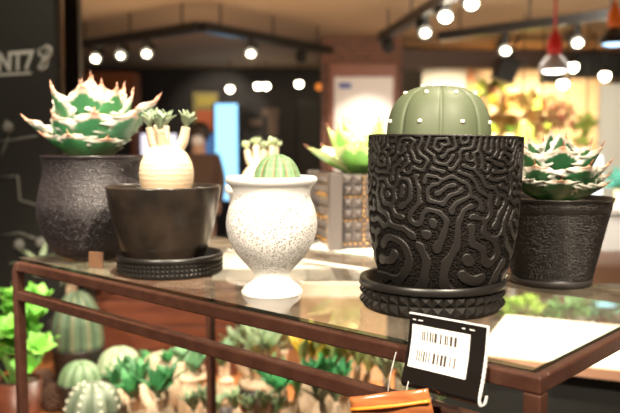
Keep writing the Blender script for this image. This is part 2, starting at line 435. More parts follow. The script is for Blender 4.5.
# big studded saucer
def studded_saucer(name, label, loc, R, H, rows, n, stud, m, rim, group=None, wall=.004, inner=.007):
    t = thing(name, label, 'saucer', loc, 0, group)
    MB().lathe([(R - stud - .002, 0), (R - stud, .0012), (R - stud, .004), (R - stud, H - rim), (R - .0012, H - rim * .92), (R, H - rim * .80), (R - .0012, H - .0006), (R - .002, H), (R - wall - .003, H - .001),
                (R - wall - .006, inner), (1e-5, inner)], 96).build('dish', m, t)
    st = MB(); z0 = .0022; rh = (H - rim - z0) / rows; rb = R - stud - .0003
    for j in range(rows):
        for i in range(n):
            off = 0; a0 = 2*PI*(i+off)/n; a1 = 2*PI*(i+1+off)/n; am = (a0+a1)/2; za, zb = z0 + j*rh, z0 + (j+1)*rh
            P = lambda r, a, z: (r*math.cos(a), r*math.sin(a), z)
            st.add([P(rb,a0,za),P(rb,a1,za),P(rb,a1,zb),P(rb,a0,zb),P(rb+stud,am,(za+zb)/2)], [(0,1,4),(1,2,4),(2,3,4),(3,0,4)])
    st.build('stud_band', m, t, False)
    return t
studded_saucer('plant_saucer', 'black saucer with two rows of large pyramid studs, under the largest maze-patterned pot', big_c, .0730, .0305, 2, 40, .0046, M['charcoal_saucer'], .0085, inner=.0095)

# ------------------------------------------------------------------ agave leaves
def agave_leaf(Lg, Wd, e0, curl, cup, green, margin, teeth=7, tooth=.16, thick=.0035, tipc=(.62, .28, .16), rnd=None, mw=.74):
    rnd = rnd or random
    nu, nvv = 40, 13
    cps = [(0, .52), (.15, .66), (.35, .88), (.55, 1.0), (.70, .93), (.82, .66), (.90, .36), (.96, .13), (1.0, .03)]
    def w(u):
        for (a, x), (b, y) in zip(cps, cps[1:]):
            if u <= b:
                t = (u - a) / (b - a); return x + (y - x) * (t * t * (3 - 2 * t) * .5 + t * .5)
        return cps[-1][1]
    ph = rnd.random() * 6
    ctr = []; r = z = 0
    for i in range(nu + 1):
        u = i / nu; th = e0 + curl * (u ** 1.3) ; ctr.append((r, z, th)); r += math.cos(th) * Lg / nu; z += math.sin(th) * Lg / nu
    vs = []; cs = []; fs = []
    for side in (1, -1):
        for i in range(nu + 1):
            u = i / nu; cr, cz, th = ctr[i]; ww = w(u) * Wd / 2
            for j in range(nvv):
                v = -1 + 2 * j / (nvv - 1); av = abs(v)
                q = (u * teeth + ph * (1 if v > 0 else 1.37)) % 1.0
                tw = tooth * (max(0, 1 - abs(q - .5) * 3.0)) * (1 if .12 < u < .92 else 0)
                wav = .22 * math.sin(u * teeth * 2 * PI + ph) * (av > .8) * tooth
                y = v * ww * (1 + (tw if av > .95 else 0)) + 0
                nrm = cup * ww * (v * v) + wav * Wd * .35
                hh = thick * (math.sqrt(max(0, 1 - v * v)) * (1 - .75 * u) + .12) * side * (.35 if side > 0 else 1.0)
                off = nrm + hh
                vs.append((cr - math.sin(th) * off, y, cz + math.cos(th) * off))
                g = av < mw and (av / mw) ** 2.4 * (1 if u >= .50 else 0) + (max(u - .50, 0) / .40) ** 2.4 < 1
                if u > .93: c = tipc
                elif g: c = green
                else:
                    k = max(0, (u - .78) / .15); c = tuple(m_ * (1 - k*.6) + t_ * k*.6 for m_, t_ in zip(margin, tipc))
                cs.append((*c, 1))
    n1 = (nu + 1) * nvv
    for i in range(nu):
        for j in range(nvv - 1):
            a = i * nvv + j; fs.append((a, a + 1, a + nvv + 1, a + nvv)); b = n1 + a; fs.append((b, b + nvv, b + nvv + 1, b + 1))
        for j, fl in ((0, 0), (nvv - 1, 1)):
            a = i * nvv + j; fs.append((a, a + nvv, n1 + a + nvv, n1 + a))
    for i in (0, nu):
        for j in range(nvv - 1):
            a = i * nvv + j; fs.append((a, a + 1, n1 + a + 1, n1 + a))
    tip = ctr[-1]
    return vs, fs, cs, tip

def agave(parent, z0, whorls, scale, green, margin, tipc, spine_m, rnd, teeth=7, tooth=.16, mw=.74, spine=.012, cup=.35):
    """whorls: list of (azimuth degrees, elevation degrees, length, width, start radius)"""
    for az, el, Lg, Wd, r0 in whorls:
        gv = tuple(g * rnd.uniform(.85, 1.15) for g in green)
        vs, fs, cs, tip = agave_leaf(Lg * scale, Wd * scale, math.radians(el), math.radians(rnd.uniform(12, 30)), cup, gv, margin, teeth, tooth, .07 * Wd * scale, tipc, rnd, mw)
        Rm = Matrix.Translation((0, 0, z0)) @ Matrix.Rotation(math.radians(az), 4, 'Z') @ Matrix.Translation((r0 * scale, 0, 0))
        lf = link_mesh('leaf', [Rm @ Vector(v) for v in vs], fs, M['agave'], parent, colors=cs)
        d = Vector((math.cos(tip[2]), 0, math.sin(tip[2]))); p = Vector((tip[0], 0, tip[1])) - d * .002
        sp = MB().tube([Rm @ p, Rm @ (p + d * spine * .5 * scale), Rm @ (p + d * spine * scale)], [.026 * Wd * scale, .015 * Wd * scale, .002 * Wd * scale], 6)
        sp.build('spine', spine_m, lf)

def rosette_core(parent, z0, r, m):
    MB().ball((0, 0, z0 + r * .3), r, 12, .8).build('stem', m, parent)

# left dark pot with the big white-margined agave
pc = Vector((at(96.5, 262, 1.065).x, 1.065, GZ)); S1 = 1.065 / F * .985
t1 = thing('potted_agave', 'dark scaly round-bellied pot at the left end with a large green agave edged in white', 'potted plant', pc)
def zpx(py, Y): return at(310, py, Y).z - GZ
pp = [(32, 0), (36, .002), (47, zpx(243, 1.065)), (55, zpx(224, 1.065)), (57.5, zpx(207, 1.065)), (55, zpx(192, 1.065)), (51.5, zpx(176, 1.065)), (51, zpx(164, 1.065)), (52, zpx(156, 1.065))]
outer = smooth_prof([(r * S1, z) for r, z in pp], 70); zr = outer[-1][1]; rr1 = outer[-1][0]
grained('pot', outer, 760, 330, .0015, M['scaled'], t1, .006, zr - .003, 3, [(rr1 - .002, zr + .001), (rr1 - .004, zr), (rr1 - .005, zr - .02)], 1.0)
MB().lathe([(rr1 - .005, zr - .012), (1e-5, zr - .010)], 48).build('soil', M['soil'], t1)
rnd = random.Random(4)
GREEN = (.055, .20, .08); WHITE = (.60, .61, .53)
wh = [(186, 30, .100, .056, .012), (160, 50, .108, .056, .012), (-3, 42, .118, .060, .014), (18, 55, .106, .056, .012),
      (-72, 40, .084, .074, .016), (-124, 42, .080, .062, .016), (-28, 36, .092, .064, .015),
      (-104, 26, .060, .056, .016), (-58, 24, .058, .050, .016), (-150, 28, .066, .050, .014),
      (-88, 60, .110, .066, .010), (-148, 56, .112, .058, .010), (-36, 58, .108, .060, .010),
      (90, 60, .118, .056, .008), (52, 58, .116, .054, .008), (128, 60, .116, .054, .008), (-70, 76, .112, .036, .004), (115, 78, .120, .036, .004)]
rosette_core(t1, zr - .006, .022, M['agave'])
agave(t1, zr - .006, wh, 1.03, GREEN, WHITE, (.62, .30, .20), M['pale_spine'], rnd, 6, .40, .84, .009, .42)

# small kraft tag leaning on the left pot
kt = MB().box((-.011, -.0015, 0), (.011, .0015, .021)).build('paper_tag', M['kraft'], smooth=False, loc=onz(96, 268, GZ), bevel=.0006)
kt.rotation_euler = (math.radians(-4), 0, math.radians(-20)); tag(kt, 'small brown paper tag standing against the foot of the scaly left pot', 'tag')

# ------------------------------------------------------------------ bowl with pachypodium, on a finely studded saucer
bc = Vector((at(170.5, 270, .935).x, .935, GZ)); S2 = .935 / F
studded_saucer('plant_saucer', 'black saucer with rows of tiny studs under the dark smooth bowl', bc, 53.5 * S2, .0255, 3, 72, .0022, M['charcoal_saucer'], .0075, inner=.009)
bowl_c = Vector((at(165, 270, .935).x, .935, GZ + .0095))
t2 = thing('potted_pachypodium', 'smooth dark brown bowl with a pale round-bellied bonsai succulent, on a finely studded saucer', 'potted plant', bowl_c)
hb = at(165, 185.5, .935).z - bowl_c.z
outer = smooth_prof([(32 * S2, 0), (35.5 * S2, .002), (41 * S2, hb * .15), (47.5 * S2, hb * .38), (53 * S2, hb * .68), (55.8 * S2, hb * .88), (56.8 * S2, hb - .002)], 60)
rb = outer[-1][0]
MB().lathe(outer + [(rb + .0001, hb - .0008), (rb - .001, hb), (rb - .0035, hb), (rb - .005, hb - .002), (rb - .006, hb - .012)], 96).build('pot', M['bronze'], t2)
MB().lathe([(rb - .006, hb - .010), (1e-5, hb - .008)], 48).build('soil', M['pumice'], t2)

def leaf_tuft(mb, base, axis, n, Lg, Wd, spread, rnd, col, col2=None, fold=.25, tipw=.62):
    """a whorl of spoon-shaped leaves added to mb with their colour"""
    axis = Vector(axis).normalized(); h = Vector((1, 0, 0)) if abs(axis.x) < .8 else Vector((0, 1, 0))
    e1 = axis.cross(h).normalized(); e2 = axis.cross(e1)
    for k in range(n):
        az = 2.399 * k + rnd.uniform(-.3, .3); tilt = spread * (.35 + .65 * (k + .5) / n) * rnd.uniform(.85, 1.15)
        rad = e1 * math.cos(az) + e2 * math.sin(az)
        d0 = (axis * math.cos(tilt * .6) + rad * math.sin(tilt * .6)).normalized(); d1 = (axis * math.cos(tilt * 1.2) + rad * math.sin(tilt * 1.2)).normalized()
        side = axis.cross(rad).normalized(); l = Lg * rnd.uniform(.8, 1.1); w = Wd * rnd.uniform(.85, 1.1)
        vs = []; fs = []; ns = 7; p = Vector(base)
        ws = (.26, .52, .80, .98, 1.0, .78, .42, .03)
        for i in range(ns + 1):
            u = i / ns; d = d0.lerp(d1, u).normalized(); nm = side.cross(d).normalized()
            if nm.dot(axis) < 0 and tilt > .1: nm = -nm
            for v in (-1, -.5, 0, .5, 1):
                vs.append(p + side * v * w / 2 * ws[i] + nm * (fold * abs(v) * w / 2 * ws[i] + .10 * w * ws[i] * (1 - v * v) * 0))
            p = p + d * l / ns
        m0 = len(vs); vs += [v - (side.cross(d0).normalized()) * 0 - (rad * .0 + axis * .0) for v in vs]
        thk = max(.0009, w * .09)
        for i in range(m0):
            r = i // 5; u = r / ns; d = d0.lerp(d1, u).normalized(); nm = side.cross(d).normalized()
            if nm.dot(axis) < 0 and tilt > .1: nm = -nm
            vs[m0 + i] = vs[i] - nm * thk * (1 - abs((i % 5) - 2) / 2 * .7)
        for i in range(ns):
            for j in range(4):
                a = i * 5 + j; fs.append((a, a+1, a+6, a+5)); fs.append((m0+a, m0+a+5, m0+a+6, m0+a+1))
            for j in (0, 4):
                a = i * 5 + j; fs.append((a, a+5, m0+a+5, m0+a))
        for j in range(4):
            a = ns * 5 + j; fs.append((a, a+1, m0+a+1, m0+a)); fs.append((j, m0+j, m0+j+1, j+1))
        c = col if (col2 is None or rnd.random() < .6) else col2
        q = rnd.uniform(.8, 1.2); mb.add(vs, fs, tuple(min(1, x * q) for x in c))

def branch(parent, pts, r0, r1, m=None, name='branch'):
    n = len(pts); P = [Vector(p) for p in pts]; out = []
    for i in range(n - 1):
        p0, p1, p2, p3 = P[max(i-1, 0)], P[i], P[i+1], P[min(i+2, n-1)]
        for k in range(5):
            t = k / 5; out.append(.5*((2*p1)+(p2-p0)*t+(2*p0-5*p1+4*p2-p3)*t*t+(3*p1-p0-3*p2+p3)*t**3))
    out.append(P[-1])
    return MB().tube(out, [r0 + (r1 - r0) * i / (len(out) - 1) for i in range(len(out))], 12).build(name, m or M['caudex'], parent)

def pachy(parent, ctr_px, Y, base_z_world, R, belly_h, tips, leafL, leafW, nl, cols, rnd, m=None, neck=.32, spread=1.0):
    """caudex of radius R whose branches reach the pixel tips (px, py) at depth Y; parent at world loc"""
    m = m or M['caudex']; o = parent.location
    bx = at(ctr_px, 200, Y).x - o.x; by = Y - o.y; bz = base_z_world - o.z
    cau = MB().lathe(smooth_prof([(R * .78, -.004), (R * .95, belly_h * .16), (R, belly_h * .38), (R * .94, belly_h * .60), (R * .76, belly_h * .80), (R * (neck + .2), belly_h * .94), (R * neck * .7, belly_h * 1.02), (1e-5, belly_h * 1.04)], 50), 40, Matrix.Translation((bx, by, bz)))
    cau.build('caudex', m, parent)
    root = Vector((bx, by, bz + belly_h * .80))
    for i, (px, py, dy) in enumerate(tips):
        T = at(px, py, Y + dy) - o; mid = root.lerp(T, .5); mid.x += (T.x - root.x) * .30; mid.z -= R * .12
        st = root + Vector(((T.x - root.x) * .25, (T.y - root.y) * .25, 0))
        bt = branch(parent, [st, mid, T], R * neck * .74, R * neck * .5, m)
        mb = MB(); ax = (T - mid).normalized() + UP * .8
        leaf_tuft(mb, T - UP * .001, ax, nl, leafL, leafW, spread, rnd, cols[0], cols[1] if len(cols) > 1 else None)
        mb.build('leaf_tuft', M['greyleaf'], bt)
rnd = random.Random(12)
GL = ((.17, .23, .14), (.32, .38, .25))
pachy(t2, 167, .935, bowl_c.z + hb - .008, 27 * S2, at(167, 144, .935).z - (bowl_c.z + hb - .008), [(150, 127, -.004), (165, 126, .006), (160, 129, -.012), (186, 127, 0), (157, 126, .014)], .023, .0115, 11, GL, rnd, spread=.80)

# ------------------------------------------------------------------ white vase with a small ribbed cactus
wc = Vector((at(272, 290, .80).x, .80, GZ)); S3 = .80 / F
t3 = thing('potted_cactus', 'white footed vase-shaped pot covered in fine dots with a small ribbed green cactus', 'potted cactus', wc)
zv = lambda py: at(272, py, .80).z - GZ
def dotted_white():
    m = mat('white_dotted', (.86, .84, .80), .5); nt = m.node_tree; N = nt.nodes; L = nt.links; b = N['Principled BSDF']
    tc = N.new('ShaderNodeTexCoord'); v = N.new('ShaderNodeTexVoronoi'); v.inputs['Scale'].default_value = 500
    L.new(tc.outputs['Object'], v.inputs['Vector'])
    sp = N.new('ShaderNodeSeparateXYZ'); L.new(tc.outputs['Object'], sp.inputs[0])
    band = N.new('ShaderNodeMapRange'); band.interpolation_type = 'SMOOTHSTEP'; band.inputs[1].default_value = zv(196); band.inputs[2].default_value = zv(192); band.inputs[3].default_value = 1; band.inputs[4].default_value = 0
    L.new(sp.outputs['Z'], band.inputs[0])
    band2 = N.new('ShaderNodeMapRange'); band2.interpolation_type = 'SMOOTHSTEP'; band2.inputs[1].default_value = zv(276); band2.inputs[2].default_value = zv(262)
    L.new(sp.outputs['Z'], band2.inputs[0])
    dot = N.new('ShaderNodeMapRange'); dot.inputs[1].default_value = .26; dot.inputs[2].default_value = .40; dot.inputs[3].default_value = 1; dot.inputs[4].default_value = 0
    L.new(v.outputs['Distance'], dot.inputs[0])
    m1 = N.new('ShaderNodeMath'); m1.operation = 'MULTIPLY'; m2 = N.new('ShaderNodeMath'); m2.operation = 'MULTIPLY'
    L.new(band.outputs[0], m1.inputs[0]); L.new(band2.outputs[0], m1.inputs[1]); L.new(m1.outputs[0], m2.inputs[0]); L.new(dot.outputs[0], m2.inputs[1])
    mx = N.new('ShaderNodeMix'); mx.data_type = 'RGBA'; mx.inputs[6].default_value = (.86, .84, .80, 1); mx.inputs[7].default_value = (.13, .105, .085, 1)  # shade of the small pits painted in as dark dots
    m3 = N.new('ShaderNodeMath'); m3.operation = 'MULTIPLY'; m3.inputs[1].default_value = .8; L.new(m2.outputs[0], m3.inputs[0]); L.new(m3.outputs[0], mx.inputs[0])
    L.new(mx.outputs[2], b.inputs['Base Color'])
    bp = N.new('ShaderNodeBump'); bp.invert = True; bp.inputs['Strength'].default_value = .9; bp.inputs['Distance'].default_value = .002
    L.new(m2.outputs[0], bp.inputs['Height']); L.new(bp.outputs[0], b.inputs['Normal']); return m
pp = [(29, 0), (30.5, .003), (30.6, zv(293)), (28.5, zv(287)), (23, zv(282)), (18.5, zv(277)), (19, zv(272)), (25, zv(265)), (34.5, zv(254)), (42.5, zv(240)), (45.8, zv(224)), (43.5, zv(209)), (39.5, zv(199)), (38.3, zv(193)), (40.5, zv(187)), (44.3, zv(183)), (45.8, zv(180)), (45.3, zv(177.2))]
outer = smooth_prof([(r * S3, z) for r, z in pp], 110); rw, zw = outer[-1]
MB().lathe(outer + [(rw - .002, zw + .0012), (rw - .006, zw - .001), (rw - .011, zw - .008)], 96).build('pot', dotted_white(), t3)
MB().lathe([(rw - .0108, zw - .0075), (1e-5, zw - .006)], 48).build('soil', M['pumice'], t3)
def colobesa(d, t, i):
    if d < .13: return (.42, .16, .08)
    k = .5 + .5 * math.sin(t * 40)
    return (.12 + .04 * k, .23 + .04 * k, .10 + .04 * k) if d < .9 else (.30, .40, .22)
vs, fs, cs = ribbed_dome(24.5 * S3, at(276, 154, .80).z - (GZ + zw - .009), 10, .10, 24, 14, 2.15, zw - .009, .2, colobesa)
link_mesh('cactus_body', vs, fs, M['obesa'], t3, colors=cs, loc=(at(277, 170, .8).x - wc.x, 0, 0))

# ------------------------------------------------------------------ right black woven pot with agave
rc = Vector((at(551, 290, .86).x, .86, GZ)); S4 = .86 / F
t4 = thing('potted_agave', 'black fine-woven tapered pot behind the largest pot with a dark green white-toothed agave', 'potted plant', rc)
hr = at(556, 197, .86).z - GZ
grained('pot', [(37 * S4, 0), (38 * S4, .001), (39 * S4, .0085), (39.8 * S4, .009), (57.3 * S4, hr - .0015), (57.8 * S4, hr)], 800, 300, .0015, M['woven'], t4, .0095, hr - .003, 8, [(57 * S4, hr + .0006), (55.5 * S4, hr), (54.5 * S4, hr - .015)], .58)
MB().lathe([(37.2 * S4, .0002), (39.3 * S4, .0022), (39.6 * S4, .0082), (38 * S4, .0095)], 64).build('foot_ring', M['plain_dark'], t4)
MB().lathe([(54.8 * S4, hr - .006), (1e-5, hr - .004)], 48).build('soil', M['pumice'], t4)
rnd = random.Random(9)
wh = [(-100, 20, .050, .042, .014), (-150, 20, .056, .042, .014), (-42, 16, .050, .042, .016), (0, 22, .058, .042, .014), (185, 24, .060, .042, .014),
      (-70, 34, .062, .054, .014), (-130, 34, .060, .048, .013), (-18, 34, .064, .046, .012),
      (-98, 52, .074, .050, .010), (-42, 48, .076, .044, .010), (-152, 50, .074, .044, .010), (22, 46, .080, .042, .009), (165, 48, .078, .042, .009),
      (90, 56, .078, .044, .007), (50, 58, .080, .040, .007), (130, 58, .080, .040, .007), (-75, 74, .082, .026, .003), (110, 78, .084, .026, .003)]
ag4 = rosette_core(t4, hr - .003, .012, M['agave'])
n0 = len(bpy.data.objects)
agave(t4, hr - .003, wh, 1.0, (.022, .095, .030), (.62, .62, .54), (.50, .28, .17), M['spine'], rnd, 7, .40, .85, .011, .42)

# ------------------------------------------------------------------ white riser behind the table, grey studded box pot with bright agave
RZ = 1.225
ris = thing('display_riser', 'low white laminate display riser just behind the glass table, under the grey studded planter', 'riser', (.06, 1.42, 0))
MB().box((-.21, -.30, RZ - .022), (.17, .25, RZ)).build('board', M['whitebox'], ris, False, bevel=.003)
for y in (.23,): MB().box((.152, y, .70), (.167, y + .015, RZ - .022)).build('leg', M['black'], ris, False)
sq = thing('potted_agave', 'grey square studded planter with a bright green agave, between white vase and largest pot', 'potted plant', (at(362, 250, 1.40).x, 1.40, RZ), math.radians(14))
hs = at(350, 173, 1.33).z - RZ; A = .076
core = MB().box((-A + .006, -A + .006, 0), (A - .006, A - .006, hs - .003)); core.build('pot', M['grey_print'], sq, False)
for sx in (-1, 1):
    for sy in (-1, 1): MB().box((sx * A - .011, sy * A - .011, 0), (sx * A + .011, sy * A + .011, hs)).build('corner_post', M['grey_print'], sq, False, bevel=.001)
def stud_panel(rot):
    mb = MB(); bd = MB(); nb = 3; inner = 2 * A - .022; gap = .004; bw = (inner - gap * (nb + 1)) / nb; st = bw / 2; rows = int((hs) // (2 * st + gap))
    for bi in range(nb):
        x0 = -inner / 2 + gap + bi * (bw + gap)
        for bj in range(rows + 1):
            z0 = hs - .002 - (bj + 1) * (2 * st) - bj * gap
            for i in range(2):
                for j in range(2):
                    xa_, za_ = x0 + i * st, z0 + j * st
                    if za_ < 0: continue
                    P = [Vector((xa_, -A + .004, za_)), Vector((xa_ + st, -A + .004, za_)), Vector((xa_ + st, -A + .004, za_ + st)), Vector((xa_, -A + .004, za_ + st)), Vector((xa_ + st / 2, -A - .007, za_ + st / 2))]
                    mb.add([rot @ p for p in P], [(0,1,4),(1,2,4),(2,3,4),(3,0,4)])
            for q in range(4):
                zq = z0 - gap / 2
                if zq > .002: bd.ball(rot @ Vector((x0 + (q + .5) * bw / 4, -A + .001, zq)), .0022, 8)
            for q in range(4):
                zq = z0 + (q + .5) * 2 * st / 4
                if bi < nb - 1 and zq > 0: bd.ball(rot @ Vector((x0 + bw + gap / 2, -A + .001, zq)), .0020, 8)
    p = mb.build('stud_panel', M['grey_print'], sq, False); bd.build('glint_beads', M['gap_glint'], p)  # beads added to stand for light glinting through the gaps
for k in range(4): stud_panel(Matrix.Rotation(PI / 2 * k, 4, 'Z'))
rnd = random.Random(21)
wh = []
for a in (-110, -55, 0, 60, 120, 180, 235): wh.append((a, 24, .085, .050, .014))
for a in (-85, -30, 30, 90, 150, 210): wh.append((a, 46, .088, .046, .010))
for a in (-70, 20, 110, 200): wh.append((a, 62, .090, .040, .006))
rosette_core(sq, hs - .008, .016, M['agave'])
agave(sq, hs - .006, wh, 1.22, (.24, .48, .10), (.56, .70, .30), (.40, .45, .18), M['spine'], rnd, 8, .18, .60, .010)

# pale grey pot with a pachypodium, behind the white vase (stands on the riser's end)
gp = Vector((at(266, 215, 1.36).x, 1.36, RZ))
t5 = thing('potted_pachypodium', 'pale grey pot half hidden behind the white vase with a small forked bonsai succulent', 'potted plant', gp)
hg = at(266, 186, 1.36).z - RZ
MB().lathe([(.050, 0), (.056, .002), (.069, hg - .014), (.073, hg - .013), (.074, hg), (.069, hg), (.066, hg - .02)], 64).build('pot', M['pale_grey'], t5)
MB().lathe([(.067, hg - .006), (1e-5, hg - .004)], 40).build('soil', M['pumice'], t5)
rnd = random.Random(33)
pachy(t5, 262, 1.36, gp.z + hg - .005, 20 * 1.36 / F, at(262, 163, 1.36).z - (gp.z + hg - .005), [(247, 150, 0), (256, 146, .01), (264, 150, -.01), (272, 146, 0), (276, 148, .012)], .019, .011, 9, ((.30, .38, .20), (.44, .50, .32)), rnd)

# ------------------------------------------------------------------ price tag on the front rail
tl, trr = onz(414, 346, GZ), None
ua = (tl - Lc).dot(U) + .001; wt = .0685
pt = thing('price_tag', 'black folded price holder with a white barcode label, hooked on the front rail', 'price tag', Lc + U * (ua - .0045) - V * .0012)
pt.location.z += .0045; pt.scale = (1, 1, .80); pt.rotation_euler = (0, 0, math.atan2(U.y, U.x))
# local: x along the rail, -y towards the camera, z up
prof_t = [(.001, .0275), (.0005, .020), (-.0015, 0), (-.0055, -.020), (-.0095, -.034), (-.0105, -.0395), (-.0085, -.0440), (-.005, -.0455), (-.002, -.0435), (.0, -.038)]
# front sheet: from top down, curling back under
fr = smooth_prof([(p[0] + 1, p[1]) for p in prof_t], 40); fr = [(a - 1, b) for a, b in fr]
vs = []; fs = []
th_ = .0012
for k, (y, z) in enumerate(fr):
    y0, z0 = fr[max(k-1, 0)]; y1, z1 = fr[min(k+1, len(fr)-1)]; d = Vector((0, y1-y0, z1-z0)).normalized(); n = Vector((0, d.z, -d.y))
    p = Vector((0, y - .004, z))
    for x in (0, wt): vs += [p + Vector((x, 0, 0)), p + Vector((x, 0, 0)) - n * th_]
for k in range(len(fr) - 1):
    a = k * 4; b = a + 4
    fs += [(a, a+2, b+2, b), (a+1, b+1, b+3, a+3), (a, b, b+1, a+1), (a+2, a+3, b+3, b+2)]
fs += [(0, 1, 3, 2)]; e = (len(fr)-1)*4; fs += [(e, e+2, e+3, e+1)]
hold = link_mesh('holder', vs, fs, M['black_gloss'], pt, False)
ed = MB(); ed.box((-.0003, -.0036, .0272), (wt + .0003, -.0018, .0284)); ed.build('white_edge', M['acrylic'], pt, False)
sd = MB()
for k in range(len(fr) - 1):
    (ya, za), (yb, zb) = fr[k], fr[k+1]
    sd.box((wt + .0001, min(ya, yb) - .0042, min(za, zb) - .0001), (wt + .0012, max(ya, yb) - .0018, max(za, zb) + .0001))
sd.build('side_edge', M['acrylic'], pt, False)
# label sheet follows the front face
def ypl(z):
    pts_ = sorted(fr[:24], key=lambda q: q[1])
    for (ya, za), (yb, zb) in zip(pts_, pts_[1:]):
        if za <= z <= zb: return ya + (yb - ya) * (z - za) / max(zb - za, 1e-9)
    return pts_[0][0] if z < pts_[0][1] else pts_[-1][0]
def decal(x0, x1, z0, z1, lift, n=6):
    vs = []; fs = []
    for k in range(n + 1):
        z = z0 + (z1 - z0) * k / n; y = ypl(z) - .004 - lift
        vs += [(x0, y, z), (x1, y, z)]
    for k in range(n): fs.append((2*k, 2*k+1, 2*k+3, 2*k+2))
    return vs, fs
def slab(mb, x0, x1, z0, z1, lift, n=6):
    a, f = decal(x0, x1, z0, z1, lift, n); b, _ = decal(x0, x1, z0, z1, lift - .0004, n); k = len(a)
    ff = f + [tuple(k + i for i in q[::-1]) for q in f] + [(2*i, 2*i+2, k+2*i+2, k+2*i) for i in range(n)] + [(2*i+1, k+2*i+1, k+2*i+3, 2*i+3) for i in range(n)] + [(0, k, k+1, 1), (2*n, 2*n+1, k+2*n+1, k+2*n)]
    mb.add(a + b, ff)
zl0, zl1, xl0, xl1 = -.0235, .0175, .0035, .0555
mb = MB(); slab(mb, xl0, xl1, zl0, zl1, .0006, 8); lab_o = mb.build('label', M['paper'], pt, False)
rnd = random.Random(2)
def bars(x0, x1, z0, z1):
    mb = MB(); x = x0
    while x < x1:
        w = rnd.choice((.0008, .0008, .0012, .0020))
        a, f = decal(x, min(x + w, x1), z0, z1, .0009, 4); mb.add(a, f); x += w + rnd.choice((.0009, .0012, .0018, .0030))
    return mb
bars(xl0 + .010, xl0 + .042, .0035, .0125).build('barcode', M['ink'], lab_o, False)
bars(xl0 + .007, xl0 + .044, -.0165, -.0065).build('barcode', M['ink'], lab_o, False)
mb = MB()
for x0, x1, z0 in ((.011, .027, .0152), (.006, .016, .0135), (.012, .040, .0020), (.008, .030, .0000), (.010, .040, -.0182), (.030, .046, -.0212), (.007, .012, -.0040)):
    x = xl0 + x0
    while x < xl0 + x1:
        w = rnd.uniform(.0006, .0014); a, f = decal(x, x + w, z0, z0 + .0007, .0009, 2); mb.add(a, f); x += w + .0005
mb.build('fine_print', M['ink_faint'], lab_o, False)
for x0 in (.0035, .0085, .048, .0545):
    mb = MB(); a, f = decal(x0, x0 + (.0028 if x0 in (.0035, .048) else .0044), .0218, .0228, .0007, 2); mb.add(a, f); mb.build('white_mark', M['acrylic'], pt, False)

# ------------------------------------------------------------------ hanging orange pouch and its line
py_ = .575
p0, p1 = at(349, 397, .575), at(428, 388, .555)
po = thing('hanging_pouch', 'orange pouch with a brighter zip strip hanging from the front rail beside the price tag', 'pouch', p0)
dx = (p1 - p0); ux = dx.normalized(); dn = Vector((.05, .02, -1)).normalized(); dn = (dn - ux * dn.dot(ux)).normalized(); nn = ux.cross(dn).normalized()
if nn.y > 0: nn = -nn
vs = []; fs = []; nu, nv_ = 14, 16; Wp, Hp = dx.length, .075
for side in (1, -1):
    for j in range(nv_ + 1):
        for i in range(nu + 1):
            a, b = i / nu, j / nv_; bul = .004 * math.sin(PI * a) * math.sin(PI * min(1, b * 1.0)) + .0006
            vs.append(ux * a * Wp + dn * b * Hp + nn * side * bul + nn * .0012 * math.sin(a * 9 + b * 5))
n1 = (nu + 1) * (nv_ + 1)
for j in range(nv_):
    for i in range(nu):
        a = j * (nu + 1) + i; fs += [(a, a+1, a+nu+2, a+nu+1), (n1+a, n1+a+nu+1, n1+a+nu+2, n1+a+1)]
    for i in (0, nu):
        a = j * (nu + 1) + i; fs.append((a, a+nu+1, n1+a+nu+1, n1+a))
for i in range(nu):
    fs += [(i, n1+i, n1+i+1, i+1)]; a = nv_ * (nu + 1) + i; fs += [(a, a+1, n1+a+1, n1+a)]
m_p = wood('orange_brown_pouch', (.26, .075, .025), (.46, .17, .055), 8, .25, (1, 6, 14))
pb = link_mesh('bag', vs, fs, m_p, po)
zs = MB()
zp = [ux * (Wp * k / 10) + dn * .0095 + nn * (.0022 + .004 * math.sin(PI * k / 10) * .6) for k in range(11)]
zs.tube(zp, .0016, 6); zs.build('zip_strip', mat('zip_orange', (.90, .26, .03), .3), po)
ln = MB(); a0 = at(396, 352, .588); e0 = at(388, 391, .572)
ln.tube([a0, at(391, 372, .585), e0], .00045, 6)
ln.tube([at(404, 341, .610) , at(409, 341, .592), at(411, 350, .586), at(412, 366, .582), at(406, 392, .565), at(400, 413, .562), at(398, 430, .56)], .00055, 6)
ll = ln.build('hanging_line', M['clear']); tag(ll, 'thin clear plastic line looped over the front rail holding the orange pouch', 'line')

# ------------------------------------------------------------------ wooden bench below with plants
BZ = .70
bo = MB().box((-.96, 1.385, BZ - .05), (.29, 2.55, BZ)).build('bench_top', M['bench'], None, False)
bt = thing('plant_bench', 'varnished orange wooden bench below the glass table carrying the cacti and succulents', 'bench', (0, 2, 0)); bo.parent = bt; bo.matrix_parent_inverse = bt.matrix_world.inverted(); bo.location = (0, -2, 0); bo.matrix_parent_inverse = Matrix()
for x in (-.94, .23):
    for y in (1.40, 2.47): MB().box((x, y - 2, 0), (x + .05, y - 1.95, BZ - .05)).build('leg', M['bench'], bt, False)
cb = thing('wooden_crate', 'dark red wooden crate standing behind the cacti on the bench', 'crate', (at(175, 300, 2.25).x, 2.40, BZ))
x0, x1 = at(96, 300, 2.25).x - cb.location.x, at(236, 300, 2.25).x - cb.location.x
for k in range(4): MB().box((x0, -.15, .002 + k * .078), (x1, -.135, .076 + k * .078)).build('slat', M['redwood'], cb, False, bevel=.002)
MB().box((x0, .10, 0), (x1, .115, .31)).build('back_panel', M['redwood'], cb, False)
for x in (x0, x1 - .012): MB().box((x, -.135, 0), (x + .012, .10, .31)).build('side_panel', M['redwood'], cb, False)

